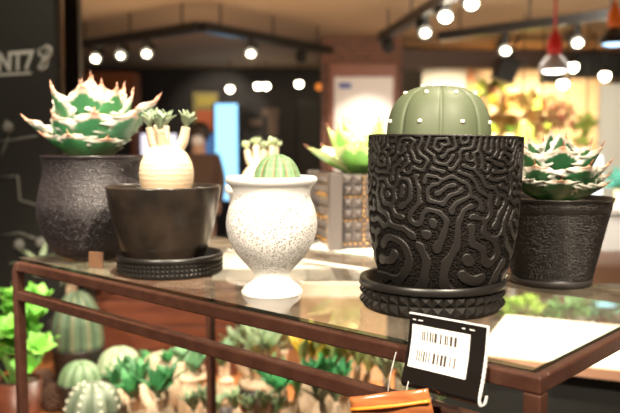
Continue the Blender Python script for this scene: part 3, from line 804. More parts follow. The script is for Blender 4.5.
def ground_px(px, Y): return Vector((at(px, 300, Y).x, Y, BZ))
def low_cactus(px, Y, ytop, halfw, ribs, label, colf, phase=.1, dots=False, groove=.12, power=2.2, ybase=None):
    c = ground_px(px, Y); s = Y / F; R = halfw * s; top = at(px, ytop, Y).z; zc = top - R * (1.0 if ybase is None else 1) * .95
    t = thing('potted_cactus', label, 'potted cactus', c)
    if ybase is not None: zc = at(px, ybase, Y).z
    ph_ = max(.04, zc - BZ)
    MB().lathe([(R * .72, 0), (R * .78, .002), (R * .98, ph_ - .006), (R * 1.02, ph_), (R * .92, ph_), (R * .9, ph_ - .01)], 40).build('pot', M['plain_dark'], t)
    MB().lathe([(R * .9, ph_ - .006), (1e-5, ph_ - .004)], 24).build('soil', M['pumice'], t)
    vs, fs, cs = ribbed_dome(R, top - zc + .005, ribs, groove, 22, 12, power, ph_ - .005, phase, colf)
    b = link_mesh('cactus_body', vs, fs, M['obesa'], t, colors=cs)
    if dots:
        for k in range(ribs):
            th = phase + 2 * PI * (k + .5) / ribs
            if math.sin(th) > .35: continue
            for tt in (.12, .3, .48, .65, .8):
                a = tt * PI / 2; r = R * math.cos(a) ** (2 / power); z = ph_ - .005 + (top - zc + .005) * math.sin(a) ** (2 / power)
                MB().ball((r * math.cos(th), r * math.sin(th), z), .0032, 8).build('areole', M['areole'], b)
    return t
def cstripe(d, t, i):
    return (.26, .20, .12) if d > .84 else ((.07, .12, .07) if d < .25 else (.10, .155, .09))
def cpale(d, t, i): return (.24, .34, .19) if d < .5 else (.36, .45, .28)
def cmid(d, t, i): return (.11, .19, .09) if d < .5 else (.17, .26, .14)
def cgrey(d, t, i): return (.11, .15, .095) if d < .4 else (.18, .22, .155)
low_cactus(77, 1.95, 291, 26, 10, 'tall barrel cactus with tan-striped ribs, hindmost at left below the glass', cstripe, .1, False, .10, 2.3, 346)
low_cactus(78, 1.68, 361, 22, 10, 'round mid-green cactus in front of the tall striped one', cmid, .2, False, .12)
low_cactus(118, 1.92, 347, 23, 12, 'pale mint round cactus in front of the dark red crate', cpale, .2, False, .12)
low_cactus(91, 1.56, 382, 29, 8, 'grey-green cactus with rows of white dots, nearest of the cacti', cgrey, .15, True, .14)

def low_plant(name, label, px, Y, R, py_belly_top, tips, leafL, leafW, nl, cols, seed, m, cat='potted plant', neck=.4, spread=.9):
    c = ground_px(px, Y); t = thing(name, label, cat, c); rnd = random.Random(seed); leafL *= 1.45; leafW *= 1.25; R *= 1.15; nl = nl if nl < 5 else nl + 1; leafW *= .92; spread *= 1.0
    pr_ = max(R * 1.0, .03); ph_ = .07
    MB().lathe([(pr_ * .75, 0), (pr_ * .8, .002), (pr_, ph_), (pr_ * .92, ph_), (pr_ * .9, ph_ - .01)], 36).build('pot', M['plain_dark'], t)
    MB().lathe([(pr_ * .9, ph_ - .006), (1e-5, ph_ - .004)], 24).build('soil', M['pumice'], t)
    pachy(t, px, Y, BZ + ph_ - .006, R, at(px, py_belly_top, Y).z - (BZ + ph_ - .006), tips, leafL, leafW, nl, cols, rnd, m, neck, spread)
    return t
DG = ((.035, .17, .055), (.06, .25, .08)); GG = ((.16, .24, .12), (.26, .34, .19)); BG = ((.05, .32, .12), (.10, .45, .17)); YG = ((.42, .44, .14), (.30, .38, .14)); FG = ((.07, .17, .08), (.10, .22, .10))
YY = ((.70, .50, .05), (.30, .36, .12))
low_plant('potted_pachypodium', 'succulent with dark glossy green leaf clusters beside the white-dotted cactus', 135, 1.62, .040, 404, [(118, 389, 0), (128, 381, .03), (140, 391, -.04), (132, 398, -.05)], .046, .017, 8, DG, 41, M['bark'])
low_plant('potted_pachypodium', 'dark green clustered succulent at the foot of the large pale bottle-shaped trunk', 157, 1.49, .032, 400, [(143, 384, .02), (166, 390, -.02), (158, 397, -.04)], .044, .017, 8, DG, 42, M['caudex'])
low_plant('potted_pachypodium', 'large pale bottle-shaped trunk behind the dark green clustered succulents', 160, 1.80, .058, 354, [(168, 364, -.03), (150, 366, .02)], .034, .016, 6, DG, 55, M['caudex'])
low_plant('potted_pachypodium', 'thick beige trunk with a few broad dark green leaves, nearest the crate', 191, 1.65, .032, 372, [(181, 362, 0), (193, 372, -.02), (199, 366, 0)], .040, .034, 3, FG, 43, M['bark'], neck=.7)
low_plant('potted_pachypodium', 'slim beige stem with upright dark green leaves under the lower rail', 224, 1.80, .022, 378, [(222, 366, 0), (226, 360, .02)], .040, .024, 5, FG, 44, M['bark'], neck=.6)
low_plant('potted_pachypodium', 'tall bushy succulent with grey-green upright leaves between the two rails', 258, 1.95, .050, 376, [(238, 352, 0), (250, 346, .02), (262, 350, -.02), (274, 348, .02), (284, 350, 0), (256, 356, -.05), (270, 357, -.05)], .054, .020, 9, GG, 45, M['caudex'])
low_plant('potted_pachypodium', 'bright green leafy succulent right of the bushy grey-green one, below the lower rail', 287, 1.60, .030, 402, [(268, 385, .02), (284, 388, -.02), (297, 394, 0), (279, 394, -.04)], .048, .020, 7, BG, 46, M['bark'])
low_plant('potted_pachypodium', 'yellow-leaved succulent standing between the two rails', 311, 1.56, .028, 378, [(303, 362, 0), (312, 358, .02), (320, 364, 0)], .056, .024, 5, YY, 47, M['bark'])
low_plant('potted_pachypodium', 'succulent with olive yellow leaves left of the clear hanging line', 350, 1.56, .030, 384, [(336, 370, 0), (346, 362, .02), (358, 366, 0), (368, 372, 0)], .050, .022, 7, YG, 48, M['bark'])
low_plant('potted_pachypodium', 'pale grey-leaved low succulent at the bottom edge left of centre', 206, 1.50, .034, 420, [(194, 411, 0), (206, 408, 0), (216, 412, -.02)], .036, .014, 8, GG, 49, M['bark'])
low_plant('potted_pachypodium', 'pale grey-leaved low succulent at the bottom edge below the bushy grey-green one', 255, 1.52, .036, 420, [(236, 409, 0), (250, 412, -.02), (264, 409, 0), (274, 414, 0)], .034, .014, 8, GG, 50, M['bark'])
low_plant('potted_pachypodium', 'bright emerald succulent behind the lower rail left of the orange pouch', 326, 1.50, .032, 398, [(312, 386, 0), (326, 382, .02), (338, 388, -.02)], .046, .020, 7, BG, 51, M['bark'])
low_plant('potted_pachypodium', 'olive grey succulent half hidden behind the left edge of the orange pouch', 346, 1.43, .030, 418, [(322, 404, 0), (336, 402, 0)], .044, .020, 7, ((.16, .20, .10), (.24, .26, .15)), 52, M['bark'])
low_plant('potted_pachypodium', 'grey-green succulent just left of the black price holder', 398, 1.52, .034, 392, [(386, 378, 0), (398, 372, .02), (404, 382, 0)], .046, .020, 7, ((.24, .30, .16), (.40, .40, .26)), 53, M['caudex'])
low_plant('potted_pachypodium', 'green succulent seen below the black price holder', 425, 1.48, .034, 414, [(416, 402, 0), (428, 398, 0), (440, 402, 0)], .040, .018, 7, GG, 54, M['bark'])

cbx_ = thing('carton', 'tan carton with a cream lid at the back of the bench behind the succulents', 'carton', Vector((.10, 2.28, BZ)))
MB().box((-.13, -.10, 0), (.13, .10, .30)).build('carton_body', mat('carton_tan', (.40, .29, .17), .7), cbx_, False, bevel=.003); MB().box((-.131, -.101, .26), (.131, .101, .3008)).build('lid', M['cream'], cbx_, False)
# bright green leafy plant at the far left
bp_ = ground_px(16, 1.62); t6 = thing('potted_foliage_plant', 'bright lime green leafy plant at the left edge behind the table leg', 'potted plant', bp_); rnd = random.Random(60)
MB().lathe([(.035, 0), (.05, .19), (.047, .19), (.045, .18)], 40).build('pot', M['redwood'], t6)
MB().lathe([(.045, .184), (1e-5, .186)], 24).build('soil', M['soil'], t6)
for k in range(34):
    tx, ty = rnd.uniform(-22, 42), rnd.uniform(298, 376)
    T = at(tx, ty, 1.62 + rnd.uniform(-.05, .05)) - bp_; B0 = Vector((rnd.uniform(-.02, .02), rnd.uniform(-.02, .02), .184))
    st = branch(t6, [B0, B0.lerp(T, .5) + Vector((0, 0, .02)), T], .003, .002, mat('lime_stem', (.16, .34, .06), .5) if k == 0 else bpy.data.materials['lime_stem'], 'stem')
    mb = MB(); leaf_tuft(mb, T, (T - B0).normalized() + UP * .3, 7, .050, .032, 1.3, rnd, (.16, .48, .06), (.26, .60, .10), .15); mb.build('leaf_tuft', M['greyleaf'], st)
# fuzzy drooping grey-green plant behind the striped cactus
fp = ground_px(72, 2.15); t7 = thing('potted_foliage_plant', 'drooping grey-green plant seen through the glass above the striped barrel cactus', 'potted plant', fp); rnd = random.Random(61)
MB().lathe([(.05, 0), (.07, .20), (.065, .20), (.06, .19)], 40).build('pot', M['plain_dark'], t7)
MB().lathe([(.06, .192), (1e-5, .195)], 24).build('soil', M['soil'], t7)
MB().tube([(0, 0, .19), (0, 0, .40)], [.02, .012], 10).build('stem', M['bark'], t7)
for k, px_ in enumerate((40, 58, 72, 88)):
    T = at(px_, 272 + (k % 2) * 6, 2.12) - fp; mb = MB(); leaf_tuft(mb, T, Vector((0, 0, 1)), 16, .10, .020, 2.0, rnd, (.20, .26, .16), (.36, .42, .28)); mb.build('leaf_tuft', M['greyleaf'], t7)
# pine cones at the lower left
cone_m = mat('cone_brown', (.12, .065, .04), .8)
cn = None
for k, (px_, Y) in enumerate(((4, 1.98), (30, 1.96), (40, 2.06), (52, 1.94))):
    if cn is None:
        mb = MB()
        for j in range(9):
            for i in range(9):
                a = 2*PI*(i + .5*(j % 2))/9; zc = .010 + j*.0075; r = .030*math.sin(PI*(.22+.70*j/9)); 
                mb.ball((r*math.cos(a), r*math.sin(a), zc), .0085, 6, .6)
        mb.lathe([(.012, .004), (.026, .03), (.018, .06), (.004, .078)], 12)
        cn = mb.build('pine_cone', cone_m); o = cn
    else: o = cn.copy(); COL.objects.link(o)
    o.location = ground_px(px_, Y); tag(o, 'brown pine cone lying on the bench at the lower left corner', 'pine cone', 'pine cones on the bench')

# ------------------------------------------------------------------ right: cream counter, plants and ledge seen behind the table
CZ = 1.0
ca, cb_ = onz(476, 352.5, CZ), onz(640, 371, CZ)
ct = thing('display_counter', 'low cream-topped counter with a rosy wooden edge, seen right of the table', 'counter', (ca.x, ca.y, 0))
du = (cb_ - ca); du.z = 0; du.normalize(); dv = Vector((-du.y, du.x, 0)); Ln = 1.3; DD = .36
def cbx(name, u0, u1, v0, v1, z0, z1, m):
    q = [du*u0+dv*v0, du*u1+dv*v0, du*u1+dv*v1, du*u0+dv*v1]
    link_mesh(name, [p + UP*z0 for p in q] + [p + UP*z1 for p in q], [(3,2,1,0),(4,5,6,7),(0,1,5,4),(1,2,6,5),(2,3,7,6),(3,0,4,7)], m, ct, False)
cbx('counter_top', 0, Ln, 0, DD, CZ - .018, CZ, M['cream'])
cbx('edge_strip', 0, Ln, -.012, 0, CZ - .020, CZ - .001, M['pinkwood'])
cbx('cabinet', .02, Ln - .02, .02, DD - .02, 0, CZ - .018, M['black_matte'])
# rosy bench further back
lz = at(605, 266, 2.7).z
rb_ = thing('rosy_bench', 'rosy wooden bench front behind the black woven pot at the right edge', 'bench', (1.6, 2.85, 0))
MB().box((-1.0, -.15, lz - .07), (1.2, .25, lz)).build('top', M['pinkwood'], rb_, False, bevel=.004)
for x in (-.95, 1.1): MB().box((x, -.1, 0), (x + .05, .2, lz - .07)).build('leg', M['pinkwood'], rb_, False)
# leafy bushes between counter and rosy bench
m_bush = M['greyleaf']
pl_bench = thing('low_plinth', 'dark low plinth behind the cream counter carrying small green plants', 'plinth', (1.1, 2.3, 0))
MB().box((-.75, -.13, 0), (.9, .17, .80)).build('plinth_body', M['black_matte'], pl_bench, False)
rnd = random.Random(70); bush = None
blabels = ['small bright green bush seen beneath the right pot, first from the left', 'small yellow-green bush beneath the right pot, second from the left', 'small deep green bush behind the glass below the right pot, third from the left', 'small green bush near the right edge behind the glass, fourth from the left', 'small teal green bush at the far right behind the glass', 'small green bush hidden right of the frame edge']
for k, (px_, colr) in enumerate(((505, (.30, .50, .08)), (528, (.36, .55, .10)), (552, (.10, .32, .10)), (578, (.16, .42, .16)), (606, (.08, .34, .24)))):
    loc = Vector((at(px_, 300, 2.32).x, 2.32, .80)); t = thing('potted_bush', blabels[k], 'potted plant', loc)
    MB().lathe([(.035, 0), (.05, .06), (.045, .06), (.044, .05)], 28).build('pot', M['white'] if k % 2 else M['plain_dark'], t)
    mb = MB()
    for q in range(9): leaf_tuft(mb, (rnd.uniform(-.03, .03), rnd.uniform(-.03, .03), .055 + rnd.uniform(0, .05)), (rnd.uniform(-.6, .6), rnd.uniform(-.6, .6), 1), 7, .045, .028, 1.4, rnd, colr, tuple(min(1, c * 1.5) for c in colr))
    mb.build('foliage', m_bush, t)

# ------------------------------------------------------------------ left: black board with lettering and posts
bd_r = at(57, 146, 2.55); bdir = Vector((-.90, .43, 0)).normalized()
bb = thing('black_board', 'large black board with white lettering and line sketches at the left edge', 'board', (bd_r.x, bd_r.y, 0), math.atan2(-bdir.y, -bdir.x))
# local x runs from far left (negative) to the right edge (0); front faces -y
MB().box((-1.5, 0, .25), (0, .03, 2.35)).build('panel', M['board'], bb, False)
for x in (-1.45, -.1): MB().box((x, .03, 0), (x + .05, .07, 2.3)).build('stand_post', M['black'], bb, False)
m_chalk = mat('white_lettering', (.46, .46, .42), .7); m_sk = mat('grey_sketch', (.17, .17, .15), .8)
BM = Matrix.Translation(bb.location) @ Matrix.Rotation(bb.rotation_euler.z, 4, 'Z'); BI = BM.inverted()
def bpt(px, py):
    d = ray(px, py); o_ = Vector((0, 0, CAMZ)); a = BI @ o_; b = (BI.to_3x3() @ d); k = (-.002 - a.y) / b.y; return a + b * k
def text_part(s, size, loc, m, parent, name, shear=0.0, ext=.001):
    cu = bpy.data.curves.new(name, 'FONT'); cu.body = s; cu.size = size; cu.extrude = ext; cu.shear = shear; cu.offset = size * .025; cu.align_x = 'RIGHT'
    ob = bpy.data.objects.new(name, cu); COL.objects.link(ob); bpy.context.view_layer.update()
    me = bpy.data.meshes.new_from_object(ob.evaluated_get(bpy.context.evaluated_depsgraph_get())); bpy.data.objects.remove(ob)
    o2 = bpy.data.objects.new(name, me); COL.objects.link(o2); o2.parent = parent; o2.location = loc; o2.rotation_euler = (PI/2, 0, 0); me.materials.clear(); me.materials.append(m); return o2
pa, pb2 = bpt(33.5, 69), bpt(33.5, 50)
text_part('INT7', (pb2.z - pa.z) / .70, Vector((pa.x, -.003, pa.z)), m_chalk, bb, 'lettering', .08)
q0, q1 = bpt(0, 77), bpt(31, 73); mb = MB(); mb.box((q0.x - .2, -.004, q1.z - .004), (q1.x, -.001, q1.z + .004)); mb.build('underline', m_chalk, bb, False)
em = MB(); pts = [bpt(*p) for p in ((39, 50), (47, 46), (51, 48), (51, 54), (48, 58), (47, 66), (42, 70), (39, 68), (42, 62), (45, 56), (40, 56), (38.5, 51), (39, 50))]
em.tube(pts, .0045, 6); em.tube([bpt(*p) for p in ((42, 52), (48, 50), (45, 58), (43, 66))], .0025, 6); em.build('emblem', m_chalk, bb)
sk = MB()
for line in (((0, 178), (18, 176), (20, 200), (36, 205)), ((0, 236), (20, 233), (40, 240)), ((0, 142), (14, 140), (38, 136)), ((6, 120), (10, 132), (4, 150), (0, 160))):
    MB().tube([bpt(*p) for p in line], .004, 5).build('sketch_line', m_sk, bb)
for p in ((9, 128), (20, 245), (42, 243)): MB().ball(bpt(*p), .022, 10).build('sketch_dot', m_sk, bb)
# posts beside the board
a, b = at(61, 100, 2.75), None
ps = MB().tube([(a.x, 2.75, 0), (a.x, 2.75, 2.65)], .0135, 16).build('steel_post', mat('brushed_steel', (.34, .28, .22), .35, .8)); ps.location = (0, 0, 0); tag(ps, 'slim grey steel post beside the black board', 'post')
a0, a1 = at(66, 100, 2.82), at(80, 100, 2.82)
ps = MB().box((a0.x, 2.82, 0), (a1.x, 2.87, 2.65)).build('black_post', M['black'], smooth=False); tag(ps, 'broad black upright post right of the slim steel post', 'post')

# ------------------------------------------------------------------ back wall items
def flat_box(name, px0, px1, py0, py1, Y, th, m, parent=None):
    a, b = at(px0, py1, Y), at(px1, py0, Y); o_ = parent.location if parent else Vector()
    return MB().box((a.x - o_.x, Y - o_.y, a.z - o_.z), (b.x - o_.x, Y + th - o_.y, b.z - o_.z)).build(name, m, parent, False)
po1 = thing('poster', 'yellow and orange-red poster on the dark back wall left of the bright blue screen', 'poster', at(205, 140, 11.9))
flat_box('sheet', 193, 218, 92, 134, 11.95, .03, mat('poster_olive', (.34, .28, .10), .6), po1)
flat_box('stand_pole', 204, 207, 134, 232.0, 11.955, .02, M['black'], po1)
flat_box('red_panel', 197, 215, 110, 131, 11.93, .02, mat('poster_red', (.62, .14, .05), .6), po1)
flat_box('yellow_panel', 197, 215, 96, 106, 11.93, .02, mat('poster_yellow', (.55, .44, .08), .6), po1)
sc_ = thing('light_screen', 'tall bright sky-blue lit screen in the dark back area', 'screen', at(226, 186, 11.7))
flat_box('screen_face', 216, 237, 104, 200, 11.7, .03, glow('blue_screen', (.30, .66, 1.0), 1.5), sc_)
flat_box('casing', 214.5, 238, 102.5, 233.2, 11.735, .10, M['black'], sc_)
sc2 = thing('light_screen', 'dimmer deep blue lit panel left of the tall sky-blue screen', 'screen', at(208, 186, 11.8))
flat_box('screen_face', 200, 214, 134, 195, 11.8, .03, glow('deep_blue_screen', (.10, .20, .42), .6), sc2); flat_box('casing', 199, 214.2, 133, 232.6, 11.83, .10, M['black'], sc2)
wt_ = thing('lit_display_board', 'bright white lit board behind the round-bellied succulent in the bowl', 'panel', at(158, 170, 8.0))
flat_box('panel_face', 142, 176, 134, 182, 8.0, .04, glow('white_panel', (.95, .88, 1.0), .95), wt_); flat_box('stand', 150, 168, 182, 275.5, 8.0, .05, M['black'], wt_)
ws_ = thing('wall_sign', 'dim seven-shaped sign on the black back wall', 'sign', at(270, 130, 11.9))
ms = mat('dim_sign', (.17, .11, .08), .7)
flat_box('sign_bar', 262, 279, 108, 116, 11.96, .04, ms, ws_); flat_box('sign_stem', 268, 278, 116, 136, 11.96, .04, ms, ws_); flat_box('sign_dash', 250, 262, 119, 126, 11.96, .04, ms, ws_)
dr = thing('dark_doorway_panel', 'black door panel in the back wall left of the brick pier', 'door', at(309, 190, 11.9))
flat_box('door_leaf', 298, 319, 100, 232.2, 11.93, .05, M['black'], dr)
orr = thing('wooden_cabinet', 'orange-brown wooden cabinet far behind the left agave', 'cabinet', at(105, 186, 10.5))
flat_box('cabinet_body', 88, 134, 72, 244.5, 10.5, .4, mat('cabinet_orange', (.30, .085, .025), .5), orr); flat_box('opening_shade', 112, 130, 96, 230, 10.47, .03, M['black'], orr)  # black slab stands in for the shade inside the opening
# framed poster on the brick pier
fp_ = thing('framed_poster', 'large pale poster with a blue heading in a wooden frame on the brick pier', 'poster', at(362, 190, 8.5))
flat_box('frame', 329, 397, 64, 205, 8.53, .05, mat('poster_frame', (.30, .11, .06), .5), fp_)
flat_box('sheet', 334, 393, 77, 200, 8.50, .03, mat('poster_sheet', (.88, .80, .74), .5), fp_)
flat_box('blue_heading', 339, 351, 83, 88, 8.48, .02, mat('poster_blue', (.10, .12, .40), .5), fp_)

# person in a brown coat, far behind the bowl
pr_c = Vector((at(200, 150, 8.0).x, 7.4, 0)); pr_c = Vector((at(199, 150, 7.4).x, 7.4, 0))
pe = thing('person', 'person in a brown coat and white face mask standing far behind the bowl', 'person', pr_c)
hz = at(197, 141, 7.4).z
def skin_body(name, pts, edges, rad, m, parent, lvl=2):
    me = bpy.data.meshes.new(name); me.from_pydata(pts, edges, []); me.update()
    o_ = bpy.data.objects.new(name, me); COL.objects.link(o_); sk_ = o_.modifiers.new('skin', 'SKIN'); sb = o_.modifiers.new('sub', 'SUBSURF'); sb.levels = lvl; sb.render_levels = lvl
    for i, r in enumerate(rad): me.skin_vertices[0].data[i].radius = r if isinstance(r, tuple) else (r, r)
    me.skin_vertices[0].data[0].use_root = True; bpy.context.view_layer.update()
    m2 = bpy.data.meshes.new_from_object(o_.evaluated_get(bpy.context.evaluated_depsgraph_get())); bpy.data.objects.remove(o_)
    m2.materials.clear(); m2.materials.append(m); m2.polygons.foreach_set('use_smooth', [True] * len(m2.polygons))
    o2 = bpy.data.objects.new(name, m2); COL.objects.link(o2); o2.parent = parent; return o2
k = hz / 1.52
P = [(0,0,.90),(0,0,1.08),(0,0,1.28),(0,-.01,1.38),(0,-.02,1.46),(0,-.03,1.60),(.17,0,1.33),(.21,.0,1.08),(.19,-.08,.84),(.19,-.10,.76),(-.17,0,1.33),(-.21,0,1.08),(-.19,-.08,.84),(-.19,-.10,.76),(.09,0,.85),(.10,0,.46),(.10,.02,.08),(.10,-.12,.04),(-.09,0,.85),(-.10,0,.46),(-.10,.02,.08),(-.10,-.12,.04)]
E_ = [(0,1),(1,2),(2,3),(3,4),(4,5),(2,6),(6,7),(7,8),(8,9),(2,10),(10,11),(11,12),(12,13),(0,14),(14,15),(15,16),(16,17),(0,18),(18,19),(19,20),(20,21)]
rd = [(.17,.12),(.16,.11),(.17,.11),(.07,.07),(.07,.07),(.085,.095),.065,.05,.04,.035,.065,.05,.04,.035,.085,.06,.045,.04,.085,.06,.045,.04]
body = skin_body('body', [tuple(c * k for c in p) for p in P], E_, rd, mat('skin_tone', (.48, .28, .19), .5), pe)
P2 = [(0,0,.62),(0,0,.90),(0,0,1.10),(0,0,1.28),(0,0,1.36),(.17,0,1.33),(.215,0,1.08),(.195,-.08,.86),(-.17,0,1.33),(-.215,0,1.08),(-.195,-.08,.86)]
E2 = [(1,0),(1,2),(2,3),(3,4),(3,5),(5,6),(6,7),(3,8),(8,9),(9,10)]; E2 = E2
skin_body('coat', [tuple(c * k for c in p) for p in P2], E2, [(.22,.17),(.21,.16),(.20,.15),(.20,.14),(.10,.10),.085,.068,.06,.085,.068,.06], mat('brown_coat', (.085, .045, .028), .8), pe)
MB().ball((0, .012 * k, 1.605 * k), .115, 20, 1.0).build('hair', mat('dark_hair', (.03, .018, .012), .5), pe)
mk = MB().ball((0, -.088 * k, 1.53 * k), .062, 14, .85); mk.build('face_mask', mat('mask_white', (.72, .68, .68), .7), pe)

# ------------------------------------------------------------------ ceiling track lights
bulb_m = glow('warm_bulb', (1.0, .86, .62), 16)
def track(label, pa, pb, Ya, Yb=None):
    A_, B_ = pa, pb; d = (B_ - A_); Ln_ = d.length; t = thing('ceiling_track', label, 'light track', A_, math.atan2(d.y, d.x))
    MB().box((0, -.04, -.045), (Ln_, .04, .035)).build('rail', M['black'], t, False)
    for q in (.12, .5, .88): MB().tube([(Ln_ * q, 0, .018), (Ln_ * q, 0, 2.65 - A_.z)], .008, 8).build('hanger', M['black'], t)
    return t
TZ = 2.43
track('black ceiling track on the left, running from its corner to the far left', onz(200, 26, TZ), onz(72, 46, TZ), 0)
track('black ceiling track in the middle, running from the corner to the brick pier', onz(202, 26, TZ), onz(330, 50, TZ), 0)
track('black ceiling track running up to the top edge above the domed cactus', onz(382, 37, TZ), onz(452, -6, TZ), 0)
track('black ceiling track across the upper right', onz(440, 36, TZ), onz(640, 10, TZ), 0)
sp0 = None
def spotlight(px, py, Y, label, rz=0.0, bulb_r=.036, drop=None, lit=True):
    """lamp head whose lit face shows at the pixel"""
    c = at(px, py, Y); top = TZ - .018 if drop is None else c.z + drop
    t = thing('track_spotlight', label, 'spotlight', c, rz)
    ln_ = max(.02, top - c.z)
    MB().tube([(0, 0, min(.055, ln_*.5)), (0, .0, ln_)], .028, 10).build('stem', M['black'], t)
    Mx = Matrix.Rotation(math.radians(-62), 4, 'X')
    MB().lathe([(.045, .15), (.060, .14), (.058, .0), (.060, -.012), (.048, -.012), (.046, 0)], 24, Mx).build('housing', M['black'], t)
    MB().ball((0, -.022, -.012), bulb_r, 16, .8).build('bulb', bulb_m if lit else M['black_matte'], t)
    return t
spotlight(96, 58, onz(96, 43, TZ).y, 'lit spotlight at the left end of the left track, above the agave')
spotlight(121, 55, onz(121, 38, TZ).y, 'lit spotlight second from left on the left track', bulb_r=.026)
spotlight(147, 53, onz(147, 35, TZ).y, 'lit spotlight nearest the corner on the left track', bulb_r=.030)
spotlight(251, 53, onz(251, 35, TZ).y, 'lit spotlight on the middle track', bulb_r=.030)
spotlight(301, 57, onz(301, 45, TZ).y, 'unlit black spotlight at the far end of the middle track', lit=False)
spotlight(388, 46, onz(386, 35, TZ).y, 'unlit black spotlight at the lower end of the track above the domed cactus', lit=False)
spotlight(425, 32, onz(421, 13, TZ).y, 'lit spotlight lower of two on the track above the domed cactus', bulb_r=.032)
spotlight(445, 16, onz(444, 0, TZ).y, 'lit spotlight just above the domed cactus, larger of the pair', bulb_r=.042)
spotlight(471, 3, 5.2, 'lit spotlight cut by the top edge right of the domed cactus', drop=.1, bulb_r=.042)
spotlight(505, 50, onz(505, 30, TZ).y, 'lit spotlight on the upper right track left of the red pendant', bulb_r=.036)
spotlight(577, 42, onz(577, 21, TZ).y, 'lit spotlight on the upper right track right of the red pendant', bulb_r=.036)
for px, py, lb in ((230, 89, 'small round lamp on the back wall, leftmost of the back row'), (258, 86, 'small round lamp on the back wall, left one of the close pair'), (266, 86, 'small round lamp on the back wall, right one of the close pair'), (299, 84, 'small round lamp on the back wall, nearest the brick pier'), (563, 84, 'round hanging lamp below the red pendant in the bright shop'), (605, 76, 'oblong hanging lamp at the right edge of the bright shop'), (573, 67, 'oblong hanging lamp right beside the red pendant shade')):
    Y = 11.0 if px < 310 else 7.6
    c = at(px, py, Y); t = thing('hanging_lamp', lb, 'lamp', c)
    MB().ball((0, 0, 0), .050, 16).build('bulb', bulb_m, t)
    MB().lathe([(.052, .03), (.05, .05), (.03, .085), (.012, .10)], 20).build('cap', M['black'], t)
    MB().tube([(0, 0, .09), (0, 0, 2.65 - c.z)], .006, 6).build('cord', M['black'], t)
# orange dim lamp by the pier
c = at(319, 87, 10.5); t = thing('hanging_lamp', 'dim orange lamp beside the brick pier', 'lamp', c)
MB().ball((0, 0, 0), .05, 14).build('bulb', glow('orange_bulb', (1, .28, .04), .7), t); MB().tube([(0, 0, .04), (0, 0, 2.65 - c.z)], .006, 6).build('cord', M['black'], t)

# red pendant with grey shade, and black pendant with orange socket
def pendant(px, py_rim, Y, halfw, label, m_sock, m_shade, m_cord, glowm, sock_h):
    c = at(px, py_rim, Y); s = Y / F; t = thing('pendant_lamp', label, 'lamp', c); R = halfw * s
    MB().lathe([(R, 0), (R * 1.01, .006), (R * .9, R * .42), (R * .55, R * .85), (R * .30, R * 1.05), (R * .27, R * 1.05), (R * .5, R * .80), (R * .86, R * .38), (R * .95, .004)], 36).build('lamp_shade', m_shade, t)
    MB().ball((0, 0, R * .10), R * .80, 20, .32).build('bulb', glowm, t)
    z0 = R * 1.02
    MB().lathe([(R * .40, z0), (R * .46, z0 + sock_h * .3), (R * .40, z0 + sock_h * .7), (R * .16, z0 + sock_h), (.004, z0 + sock_h + .03)], 24).build('socket', m_sock, t)
    MB().tube([(0, 0, z0 + sock_h), (0, 0, 2.65 - c.z)], .007, 8).build('cord', m_cord, t)
m_red = mat('red_socket', (.62, .02, .02), .3)
pendant(554, 71, 4.2, 15.5, 'pendant lamp with a grey shade, red socket and red cord', m_red, mat('grey_shade', (.42, .40, .42), .35), m_red, glow('pendant_bulb', (1, .93, .80), 9), .13)
m_or = mat('orange_socket', (.90, .20, .02), .35)
pendant(614, 44, 3.9, 15, 'pendant lamp with a black shade and orange socket at the upper right corner', m_or, mat('black_shade', (.012, .014, .02), .25), m_or, glow('blue_bulb', (.45, .72, 1.0), 2.2), .12)

# black speakers / boxes under the beam
for px, py, w_, h_, tilt, lb in ((506, 70, 20, 24, -22, 'black tilted speaker hanging under the dark beam'), (550, 76, 16, 14, 0, 'black box hanging under the beam behind the red pendant'), (595, 66, 46, 24, 0, 'wide black box hanging under the beam at the right edge')):
    c = at(px, py, 8.2); s = 8.2 / F; t = thing('hanging_speaker', lb, 'speaker', c, 0); t.rotation_euler = (0, math.radians(-tilt), 0)
    MB().box((-w_*s/2, -.1, -h_*s/2), (w_*s/2, .12, h_*s/2)).build('cabinet', M['black'], t, False, bevel=.01)
    MB().box((-w_*s*.42, -.115, -h_*s*.42), (w_*s*.42, -.1, h_*s*.42)).build('grille', M['black_matte'], t, False)
    MB().tube([(0, .05, h_*s/2), (0, .05, h_*s/2 + .35)], .012, 8).build('bracket', M['black'], t)

# ------------------------------------------------------------------ bright shop on the right: shelving and goods
shelf_y = 9.3
xa_, xb_ = at(462, 150, shelf_y).x, at(574, 150, shelf_y).x
struct(MB().box((xa_ - .3, shelf_y + .42, 0), (xb_ + .6, shelf_y + .5, 2.62)).build('trim_2', M['greywood'], smooth=False))
shelf_names = ['top', 'second', 'third', 'lowest']
def wall_shelf(k_, py):
    z = at(310, py, shelf_y).z; t = thing('wall_shelf', shelf_names[k_] + ' of the pale wooden shelves full of coloured goods behind the domed cactus', 'shelf', ((xa_ + xb_) / 2, shelf_y, z)); w2 = (xb_ - xa_) / 2
    MB().box((-w2, -.02, -.03), (w2, .419, 0)).build('shelf_board', M['greywood'], t, False)
    for x in (-w2 + .05, 0, w2 - .08): MB().box((x, .02, -.07), (x + .03, .419, -.03)).build('bracket', M['pinkwood'], t, False)
    return z
goods_cols = {'yellow': (.75, .48, .06), 'brown': (.30, .13, .05), 'green': (.14, .34, .05), 'cream': (.82, .70, .48), 'amber': (.62, .30, .06), 'lime': (.40, .55, .08), 'red': (.55, .07, .07), 'white': (.85, .82, .75), 'teal': (.10, .38, .30)}
gm = {k_: mat('goods_' + k_, v_, .6) for k_, v_ in goods_cols.items()}
rnd = random.Random(90); proto = {}
